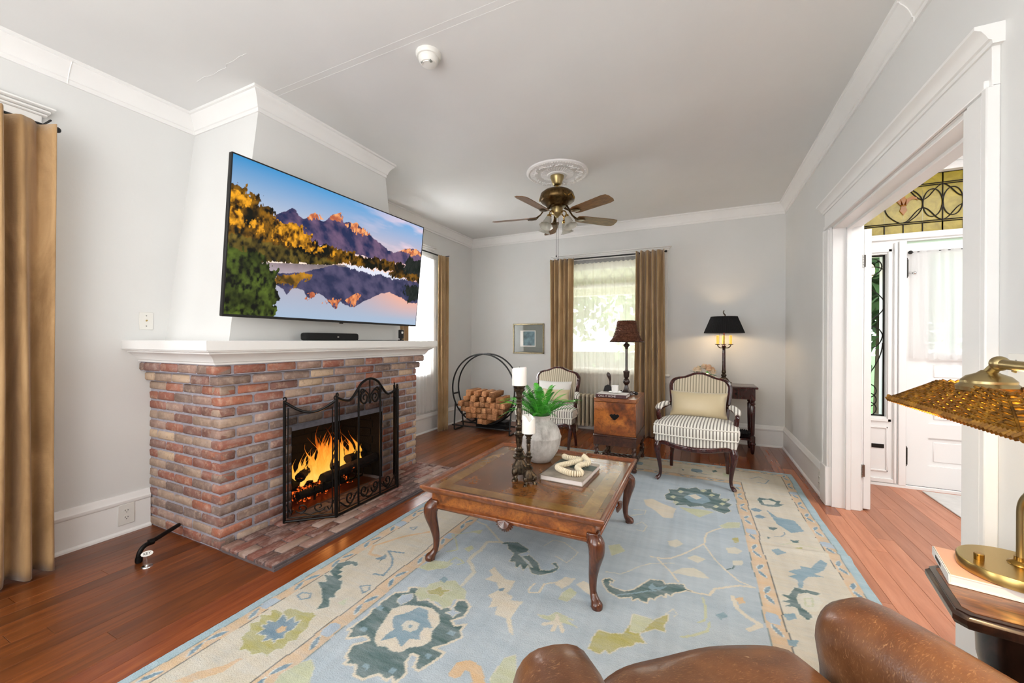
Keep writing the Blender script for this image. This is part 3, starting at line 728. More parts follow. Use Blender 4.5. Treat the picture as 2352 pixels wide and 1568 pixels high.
log('burning_log', (-2.840, 2.010, .16), (-2.860, 2.650, .17), .055, 'thick charred log at the back of the fire grate')
log('burning_log', (-2.700, 2.010, .23), (-2.840, 2.230, .25), .036, 'short charred log resting on the left end of the back log')
log('burning_log', (-2.680, 2.310, .215), (-2.800, 2.370, .30), .036, 'dark chunk of log standing up out of the flames')
log('burning_log', (-2.660, 1.960, .11), (-2.680, 2.380, .105), .03, 'thin glowing log low at the left front of the grate')
log('burning_log', (-2.700, 2.450, .245), (-2.780, 2.690, .235), .042, 'charred log end at the right of the fire')
m_ = MB()
for k in range(170):
    a = ru(-.30, .22); c = (-2.80+ru(-.1, .1), 2.29+a, .035+ru(0, .05)); m_.ball(c, ru(.008, .018), 5, 4)
tag(obj('ember_bed', m_, 'ember'), 'bed of glowing orange embers under the fire grate', 'embers', kind='stuff')
def flame(x, y, z, h, r, tw):
    rs = []; n = 10; ph = rnd()*6
    for i in range(n+1):
        t = i/n; rr = r*(math.sin(PI*min(1, t*1.0+.18))**.8)*(1-t)**.55+.0006; dx = .25*h*tw*math.sin(t*3.4+ph)*t; dy = .2*h*math.sin(t*4+ph*1.7)*t
        rs.append([(x+dx+rr*.75*math.cos(a), y+dy+rr*math.sin(a), z+h*t) for a in [2*PI*k/9 for k in range(9)]])
    return rs
m_ = MB()
for k in range(60):
    t = ru(-1, 1); hgt = (.40-.24*abs(t)**1.2)*ru(.4, 1.0); m_.rings(flame(-2.755+ru(-.05, .05), 2.34+t*.31, .15+ru(0, .06), hgt, ru(.012, .030), ru(-1, 1)))
for (yy, hh_) in ((2.22, .42), (2.28, .34), (2.37, .36), (2.46, .32), (2.12, .26), (2.57, .30), (2.04, .2)): m_.rings(flame(-2.755, yy+.04, .16, hh_, .036, ru(-1, 1)))
tag(obj('fire', m_, 'flame'), 'orange and yellow flames leaping over the logs in the fireplace', 'fire', kind='stuff')
light('fire_glow', 'POINT', (-2.72, 2.3, .35), 5, (1, .42, .12), radius=.12)
# fire screen
FS = thing('fire_screen', 'black wrought iron three panel fire screen with arched scrolled top before the hearth opening', 'fire screen', (0, 0, 0))
def panel(nm, A, B, top, z0=.037, zb=None, kindp='side'):
    # A,B = plan end points; top(t) = height
    A, B = Vector(A), Vector(B); W_ = (B-A).length
    def P(t, z): q = A.lerp(B, t); return (q.x, q.y, z)
    N = 28; outline = [P(0, z0), P(0, top(0)+.02)] ; m_ = MB()
    m_.tube([P(0, z0), P(0, top(0)+.01)], .0095, 8); m_.tube([P(1, z0), P(1, top(1)+.01)], .0095, 8); m_.tube([P(0, z0+.008), P(1, z0+.008)], .0085, 8)
    m_.tube([P(k/N, top(k/N)) for k in range(N+1)], .0095, 8); ins = .022/W_
    m_.tube([P(ins, z0+.03), P(ins, top(ins)-.025)], .004, 6); m_.tube([P(1-ins, z0+.03), P(1-ins, top(1-ins)-.025)], .004, 6); m_.tube([P(ins, z0+.03), P(1-ins, z0+.03)], .004, 6)
    for t, s_ in ((0, 1), (1, -1)): m_.tube(spiral((t-s_*0/W_, top(t)+.02), .018, .004, -90, 230, 14, lambda a, b: P(t+s_*(a-t)/W_*.8, b)), .005, 6)
    fo = obj(nm, m_, 'black_iron', FS)
    q = MB(); vs = [P(k/N, top(k/N)-.004) for k in range(N+1)]; lo = [P(k/N, z0+.008) for k in range(N+1)]
    V1 = [q.b.verts.new(v) for v in vs]; V2 = [q.b.verts.new(v) for v in lo]
    for k in range(N): q.b.faces.new((V2[k], V2[k+1], V1[k+1], V1[k]))
    obj('wire_mesh', q, 'screen_mesh', fo)
    return P, W_, fo
def scroll(P, W_, c, r, a0, a1, fo, w=.0055, flip=1):
    m_ = MB(); m_.tube(spiral((0, 0), r, .005, a0, a1, 26, lambda a, b: P((c[0]+flip*a/W_), c[1]+b)), w, 6); return m_
H0 = .845
P, W_, fo = panel('side_panel', (-2.50, 1.745), (-2.262, 1.955), lambda t: H0-.075*math.sin(PI*t)**1.0+.0, .037)
m_ = MB(); 
for s_ in (-1, 1):
    m_.tube(spiral((0, 0), .04, .006, 200, 640, 22, lambda a, b: P(.5+s_*(.17-a/W_*1.0)*1.0, .125+b*.9)), .0045, 6)
    m_.tube(smooth([P(.5+s_*.33, .12), P(.5+s_*.38, .10), P(.5+s_*.46, .16)], 5), .0045, 6); m_.tube(smooth([P(.5, .075), P(.5+s_*.12, .09), P(.5+s_*.2, .085)], 5), .004, 6)
obj('scroll', m_, 'black_iron', fo)
def ctop(t):
    u = abs(t-.5)*2
    return H0+.018+(.105*math.cos(PI*min(u, .62)/.62/2)**1.2 if u < .62 else 0)-(.0 if u < .62 else -.0)-.035*math.sin(PI*min(1, max(0, (u-.3)/.7)))
P, W_, fo = panel('centre_panel', (-2.262, 1.962), (-2.27, 2.578), ctop)
for t in (.32, .68): obj('bar', MB().tube([P(t, .05), P(t, ctop(t))], .0075, 8), 'black_iron', fo)
m_ = MB()
for s_ in (-1, 1):
    m_.tube(spiral((0, 0), .062, .010, 100, -440, 34, lambda a, b: P(.5+s_*(.085+a/W_*.75), .845+b*.9-.02)), [.0085-.0035*k/34 for k in range(35)], 6)
    m_.tube(smooth([P(.5+s_*.155, .87), P(.5+s_*.12, .895), P(.5+s_*.02, .845), P(.5, .78)], 5), .006, 6)
m_.tube([P(.5, .82), P(.5, ctop(.5))], .005, 6); m_.ball(P(.5, .80), (.008, .012, .025)); obj('top_scroll', m_, 'black_iron', fo)
m_ = MB()
for c_, s_ in ((.19, -1), (.41, -1), (.59, 1), (.81, 1)):
    m_.tube(spiral((0, 0), .052, .008, 180, 640, 24, lambda a, b: P(c_+s_*a/W_*.8, .135+b)), .006, 6)
for a, b in ((.04, .30), (.34, .66), (.70, .96)): m_.tube(smooth([P(a, .13), P((a+b)/2, .075), P(b, .15)], 6), .006, 6)
obj('bottom_scroll', m_, 'black_iron', fo)
P, W_, fo = panel('side_panel', (-2.272, 2.586), (-2.50, 2.80), lambda t: H0-.075*math.sin(PI*t), .037)
m_ = MB()
for s_ in (-1, 1): m_.tube(spiral((0, 0), .04, .006, 200, 640, 22, lambda a, b: P(.5+s_*(.17-a/W_), .125+b*.9)), .0045, 6)
m_.tube([P(.5, .1), P(.5, .8)], .005, 6); obj('scroll', m_, 'black_iron', fo)
# ---------------------------------------------------------------- television
TLc, TRc, BRc, BLc = [Vector(p) for p in ((-2.392, 1.349, 2.324), (-2.338, 3.008, 2.318), (-2.429, 3.012, 1.389), (-2.484, 1.353, 1.395))]
O_ = (TLc+TRc+BRc+BLc)/4; ex = (TRc-TLc+BRc-BLc).normalized(); ey = (TLc-BLc+TRc-BRc); ey = (ey-ex*ey.dot(ex)).normalized(); ez = ex.cross(ey)
TV = thing('television', 'large flat screen television tilted forward above the mantel, showing a mountain lake', 'television', O_)
mm = Matrix((ex, ey, ez)).transposed().to_4x4(); W2, H2 = .83, .467
sgn = 1
m_ = MB(); m_.box(-W2, W2, -H2, H2, -.028, -.002, .003); m_.xf(mm); obj('casing', m_, 'matte_black', TV)
m_ = MB(); m_.box(-W2, -W2+.008, -H2, H2, -.003, .003, .001).box(W2-.008, W2, -H2, H2, -.003, .003, .001).box(-W2, W2, H2-.008, H2, -.003, .003, .001).box(-W2, W2, -H2, -H2+.016, -.003, .004, .001); m_.xf(mm); obj('bezel', m_, 'matte_black', TV)
m_ = MB(); m_.box(-.35, .35, -.3, .25, -.06, -.028, .01).box(-.012, .012, -.475, -.45, -.02, -.005); m_.xf(mm); obj('back_cover', m_, 'matte_black', TV)
m_ = MB(); m_.box(-2.64, -2.47, 2.05-O_.y*0, 2.30, 1.72, 1.98); m_.xf(Matrix.Translation(-O_)); obj('wall_bracket', m_, 'black_iron', TV)
# colour painting helper
def inside(px, py, poly):
    r_ = np.zeros(px.shape, bool); n = len(poly); j = n-1
    for i in range(n):
        xi, yi = poly[i]; xj, yj = poly[j]
        c_ = ((yi > py) != (yj > py)) & (px < (xj-xi)*(py-yi)/((yj-yi) or 1e-9)+xi); r_ ^= c_; j = i
    return r_
def vnoise(px, py, sc, seed):
    rs = np.random.RandomState(seed); G = rs.rand(64, 64); x = px*sc; y = py*sc; xi = np.floor(x).astype(int); yi = np.floor(y).astype(int); fx = x-xi; fy = y-yi
    fx = fx*fx*(3-2*fx); fy = fy*fy*(3-2*fy); g_ = lambda a, b: G[a % 64, b % 64]
    return (g_(xi, yi)*(1-fx)+g_(xi+1, yi)*fx)*(1-fy)+(g_(xi, yi+1)*(1-fx)+g_(xi+1, yi+1)*fx)*fy
def fbm(px, py, sc, seed, o=4):
    return sum(vnoise(px, py, sc*2**k, seed+k)*.5**(k+1) for k in range(o))/(1-.5**o)
def L3(h): return np.array(lin(h)[:3])
def color_grid(name, nx, ny, pos, colfn, mat, parent):
    U, V = np.meshgrid(np.linspace(0, 1, nx+1), np.linspace(0, 1, ny+1)); P_ = pos(U, V).reshape(-1, 3); C_ = colfn(U, V).reshape(-1, 3)
    me = bpy.data.meshes.new(name); idx = np.arange((nx+1)*(ny+1)).reshape(ny+1, nx+1)
    F_ = np.stack([idx[:-1, :-1], idx[:-1, 1:], idx[1:, 1:], idx[1:, :-1]], -1).reshape(-1, 4)
    me.vertices.add(len(P_)); me.vertices.foreach_set('co', P_.astype(np.float32).ravel())
    me.loops.add(F_.size); me.loops.foreach_set('vertex_index', F_.astype(np.int32).ravel())
    me.polygons.add(len(F_)); me.polygons.foreach_set('loop_start', (np.arange(len(F_))*4).astype(np.int32))
    try: me.polygons.foreach_set('loop_total', np.full(len(F_), 4, np.int32))
    except Exception: pass
    me.update(); me.validate()
    ca = me.color_attributes.new('Col', 'FLOAT_COLOR', 'POINT'); ca.data.foreach_set('color', np.concatenate([C_, np.ones((len(C_), 1))], 1).astype(np.float32).ravel())
    me.materials.append(MATS[mat]); me.polygons.foreach_set('use_smooth', np.ones(len(F_), bool))
    o = bpy.data.objects.new(name, me); COL.link(o)
    if parent is not None: o.parent = parent
    return o
TVD = "m:160,699 189,740 204,752 224,782 235,777 253,741 271,729 293,747 298,768 320,798 333,790 350,750 377,768 401,819 439,858 449,848 466,795 497,818 511,811 548,831 565,798 597,780 647,746 691,718 747,680 784,670 830,699 868,737 928,759 994,744 987,611 877,591 657,569 432,576 306,568 163,618;k:293,747 298,768 320,798 333,790 348,754 316,744;k:389,779 401,819 439,858 449,848 464,794 422,784;k:490,806 511,811 548,831 565,798 597,769 622,752 591,744 552,750 521,768;k:812,686 868,737 928,759 983,740 932,697 870,706;f:0,797 22,827 39,828 62,818 81,780 89,805 110,729 129,743 148,741 165,706 175,694 187,655 213,671 245,677 273,667 281,624 310,631 335,608 360,579 399,579 445,591 501,581 538,583 546,565 592,580 624,569 743,585 877,585 893,507 749,486 437,471 253,464 8,421;y:160,691 175,694 187,655 213,671 245,677 273,667 281,624 310,631 332,597 336,512 279,520 197,526 166,531;y:29,638 44,682 59,620 65,582 40,546;y:73,610 99,656 110,611 97,580 77,571;y:101,590 118,657 131,620 123,566 107,550;y:4,744 23,795 63,770 74,710 48,696 14,710;y:413,549 433,561 438,512 415,505;y:355,572 377,566 379,522 353,528;h:5,531 55,503 100,505 147,515 198,508 280,493 390,481 471,472 393,427 142,383 1,314 4,419;r:142,370 393,432 472,461 583,457 751,457 1004,452 1002,-6 7,10 3,259;M:182,235 227,169 247,221 274,225 298,213 318,164 336,160 359,205 384,200 419,145 455,90 479,165 517,133 562,128 613,186 652,215 717,273 779,296 858,268 932,223 996,239 999,444 752,446 438,446 281,342 175,304;K:318,169 336,160 355,205 340,211 316,197;K:411,164 455,90 479,170 458,182 424,177;K:511,180 562,128 602,240 563,244 528,205;Y:175,296 340,348 330,307 307,282 283,295 268,235 250,213 224,244 182,239;d:880,391 996,404 996,232 962,253 932,223 896,306;e:468,467 582,478 759,477 769,456 908,435 799,434 665,440 508,451;f:759,477 842,518 999,523 1004,452 846,445 760,454;d:880,542 885,618 915,716 946,650 974,711 994,744 997,516 882,511;g:2,426 35,430 80,422 131,405 163,337 185,236 191,147 202,139 183,91 165,18 4,10"
def tv_col(U, V):
    ar = 1.777; X = U*ar
    wob = (fbm(X, V, 22, 5, 4)-.5)*.06+(fbm(X*1.6, V*.5, 60, 25, 2)-.5)*.03; wob2 = (fbm(X, V, 40, 15, 3)-.5)*.02; Uo, Vo = (U+wob2*.5)*1000, (V+wob2)*1000; Uw, Vw = (U+wob)*1000, (V+wob)*1000
    t = np.clip((V-.5)/.5, 0, 1)[..., None]; s_ = np.clip(U, 0, 1)[..., None]
    top = L3('#2f7fb4')*(1-s_)+L3('#5f9ac8')*s_; bot = L3('#e9dcd0')*(1-s_)+L3('#f7b38a')*s_
    C_ = bot*(1-t**.6)+top*t**.6
    cl = np.clip((fbm(X*.45, V*2.2, 5, 31, 4)-.47)*5, 0, 1)*np.clip((U-.45)*2.6, 0, 1); C_ = C_*(1-.6*cl[..., None])+np.array([.78, .55, .58])*(.6*cl[..., None])
    n1 = np.clip((fbm(X+V*.4, V, 15, 77, 5)-.5)*2.6+.5, 0, 1)[..., None]; n2 = np.clip((fbm(X, V*.7, 46, 99, 4)-.5)*2.6+.5, 0, 1)[..., None]; nb_ = np.clip((fbm(X, V, 9, 123, 4)-.5)*3+.5, 0, 1)[..., None]; n3 = fbm(X, V, 26, 3, 3)[..., None]
    col = {'m': lambda: L3('#20284a')*(1-n1)+L3('#66506a')*n1, 'k': lambda: L3('#a3553a')*(1-n2)+L3('#e39a62')*n2, 'f': lambda: L3('#080a05')*(1-n2*nb_)+L3('#8a5e12')*n2*nb_,
           'y': lambda: L3('#3a2206')*(1-n2)+L3('#e09a20')*n2, 'h': lambda: (L3('#12130a')*(1-n2)+L3('#6b5a20')*n2)*(.5+nb_*.6),
           'r': lambda: L3('#93a7bd')*np.clip((.45-V)*2.2, 0, 1)[..., None]+(L3('#a98f92'))*(1-np.clip((.45-V)*2.2, 0, 1)[..., None]),
           'M': lambda: (L3('#262b48')*(1-n1)+L3('#4d4762')*n1), 'K': lambda: L3('#9c4f35')*(1-n2)+L3('#d98c58')*n2, 'Y': lambda: L3('#40300f')*(1-n1)+L3('#b07a1a')*n1,
           'd': lambda: L3('#0b1410')+n2*.01, 'e': lambda: L3('#c9cbd8')+n1*0, 'g': lambda: (L3('#060a04')*(1-n2)+L3('#4a5a1c')*n2)*(.35+nb_*.9)}
    for part in TVD.split(';'):
        k, d = part.split(':'); pts = [tuple(-90 if v < 30 else 1090 if v > 965 else v for v in map(int, q.split(','))) for q in d.split()]
        if k == 'r': mk = inside(U*1000, V*1000+0, pts)
        elif k in 'mM': mk = inside(Uo, Vo, pts)
        else: mk = inside(Uw, Vw, pts)
        if k == 'r':
            C0 = col['r'](); wr = np.clip((U-.55)*3, 0, 1)[..., None]*np.clip(1-abs(V-.3)*4, 0, 1)[..., None]; C0 = C0*(1-wr)+L3('#e0a084')*wr; mi = (np.clip((V-.30)*9, 0, 1)*np.clip((1.0-U)*5, 0, 1))[..., None]; C0 = C0*(1-mi)+(L3('#5a4f50')*(1-n3)+L3('#857a7c')*n3)*mi; C_[mk] = C0[mk]
        else: C_[mk] = np.broadcast_to(col[k](), C_.shape)[mk]
    return np.clip(C_, 0, 1)
def tv_pos(U, V):
    e1, e2, e3 = np.array(ex), np.array(ey), np.array(ez); u = (U-.5)*2*(W2-.006); v = (V-.5)*2*(H2-.008)+.003
    return u[..., None]*e1+v[..., None]*e2+e3*.001
color_grid('screen', 520, 292, tv_pos, tv_col, 'tv_picture', TV)
# items on the mantel
SB = thing('sound_bar', 'short black cloth covered speaker bar lying on the mantel under the television', 'speaker', (-2.52, 2.135, 1.254))
m_ = MB(); m_.box(-.04, .04, -.235, .235, .002, .058, .016, 3); obj('body', m_, 'black_cloth', SB)
obj('logo', MB().box(.0395, .041, .02, .034, .026, .032), 'text_white', SB)
WB = thing('small_camera', 'small black webcam on a stand at the right end of the mantel', 'camera', (-2.56, 2.955, 1.254))
obj('base', MB().box(-.02, .02, -.022, .022, 0, .012, .003), 'matte_black', WB); obj('body', MB().box(-.012, .016, -.024, .024, .022, .105, .006, 2), 'matte_black', WB)
obj('neck', MB().box(-.006, .006, -.008, .008, .01, .03), 'matte_black', WB); obj('lens', MB().lathe([(.012, 0), (.010, .004), (.004, .005)], (0, 0, 0), 14).xf(Matrix.Translation((.016, 0, .078)) @ Matrix.Rotation(PI/2, 4, 'Y')), 'porcelain', WB)
m_ = MB(); m_.tube(smooth([(-2.50, 2.37, 1.258), (-2.49, 2.44, 1.258), (-2.515, 2.53, 1.258), (-2.50, 2.64, 1.258), (-2.53, 2.74, 1.258), (-2.52, 2.84, 1.258), (-2.555, 2.94, 1.258)], 6), .0028, 6)
tag(obj('power_cable', m_, 'matte_black'), 'thin black cable trailing along the mantel from speaker bar to webcam', 'cable')
# gas pipe and valve
GP = thing('gas_pipe', 'black iron gas pipe rising from the floor and bending into the brick fireplace', 'pipe', (-2.855, 1.125, 0))
m_ = MB(); m_.tube(smooth([(0, 0, .0), (0, 0, .045), (-.003, .02, .078), (-.012, .06, .088)], 5)+[(-.13, .25, .083)], .0125, 10); obj('pipe', m_, 'black_iron', GP)
m_ = MB(); m_.lathe([(.017, .0), (.018, .012), (.0165, .028)], (0, 0, .004), 14); obj('collar', m_, 'black_iron', GP)
m_ = MB(); m_.lathe([(.017, -.012), (.018, 0), (.017, .012)], (0, 0, 0), 14).xf(Matrix.Translation((-.012, .06, .088)) @ Matrix.Rotation(-PI/2, 4, 'X')); obj('elbow_collar', m_, 'black_iron', GP)
GV = thing('gas_key', 'small chrome gas valve key with an oval white tag standing in the floor', 'valve key', (-2.765, 1.125, 0))
obj('flange', MB().lathe([(.026, 0), (.024, .004), (.010, .007), (.006, .012)], seg=20), 'chrome', GV)
obj('stem', MB().tube([(0, 0, .008), (0, 0, .06)], .004, 8), 'chrome', GV)
th_ = math.atan2(-1.12, 2.76)
tg = obj('tag', MB().lathe([(.026, -.003), (.026, .003)], seg=24).xf(Matrix.Diagonal((1, .55, 1, 1))), 'white_plastic', GV, (0, 0, .072), rot=(rad(62), 0, math.atan2(1.125, -2.765)+PI/2+PI))
text('lettering', 'KEY', .018, 'black_iron', tg, (0, 0, .0034), (0, 0, 0))
# plates
def plate(name, label, cat, loc, rz, kind):
    t = thing(name, label, cat, loc, rz); h_ = .118 if kind == 'switch' else .13; w_ = .074 if kind == 'switch' else .084
    obj('cover', MB().box(-w_/2, w_/2, -.006, 0, -h_/2, h_/2, .002), 'white_plastic', t)
    if kind == 'switch':
        obj('toggle', MB().tube([(0, -.005, 0), (0, -.014, .004)], .0045, 8), 'brass', t)
        for z in (-.035, .035): obj('screw', MB().lathe([(.004, 0), (.003, .002)], seg=8).xf(Matrix.Translation((0, -.006, z)) @ Matrix.Rotation(PI/2, 4, 'X')), 'steel', t)
    else:
        for z in (-.022, .022):
            s_ = obj('socket', MB().lathe([(.0165, 0), (.0165, .002)], seg=18).xf(Matrix.Translation((0, -.006, z)) @ Matrix.Rotation(PI/2, 4, 'X')), 'white_plastic', t)
            m_ = MB(); m_.box(-.008, -.0055, -.0092, -.0078, z-.001, z+.008).box(.0055, .008, -.0092, -.0078, z-.001, z+.007).ball((0, -.0082, z-.008), (.0025, .001, .0025), 8, 6); obj('slot', m_, 'lead', s_)
    return t
plate('light_switch', 'white toggle switch plate on the left wall beside the chimney breast', 'switch', (XL, 1.372, 1.385), rad(90), 'switch')
plate('wall_outlet', 'white double outlet in the left baseboard beside the brick fireplace', 'outlet', (XL+.02, 1.262, .125), rad(90), 'outlet')
plate('wall_outlet', 'white double outlet in the right baseboard next to the cased opening', 'outlet', (XR-.02, 4.02, .12), rad(-90), 'outlet')
plate('wall_outlet', 'white double outlet in the back baseboard behind the firewood ring', 'outlet', (-2.98, YB-.02, .12), 0, 'outlet')
plate('light_switch', 'white switch plate on the near right wall behind the wicker lamp arm', 'switch', (XR, 1.835, 1.165), rad(-90), 'switch')
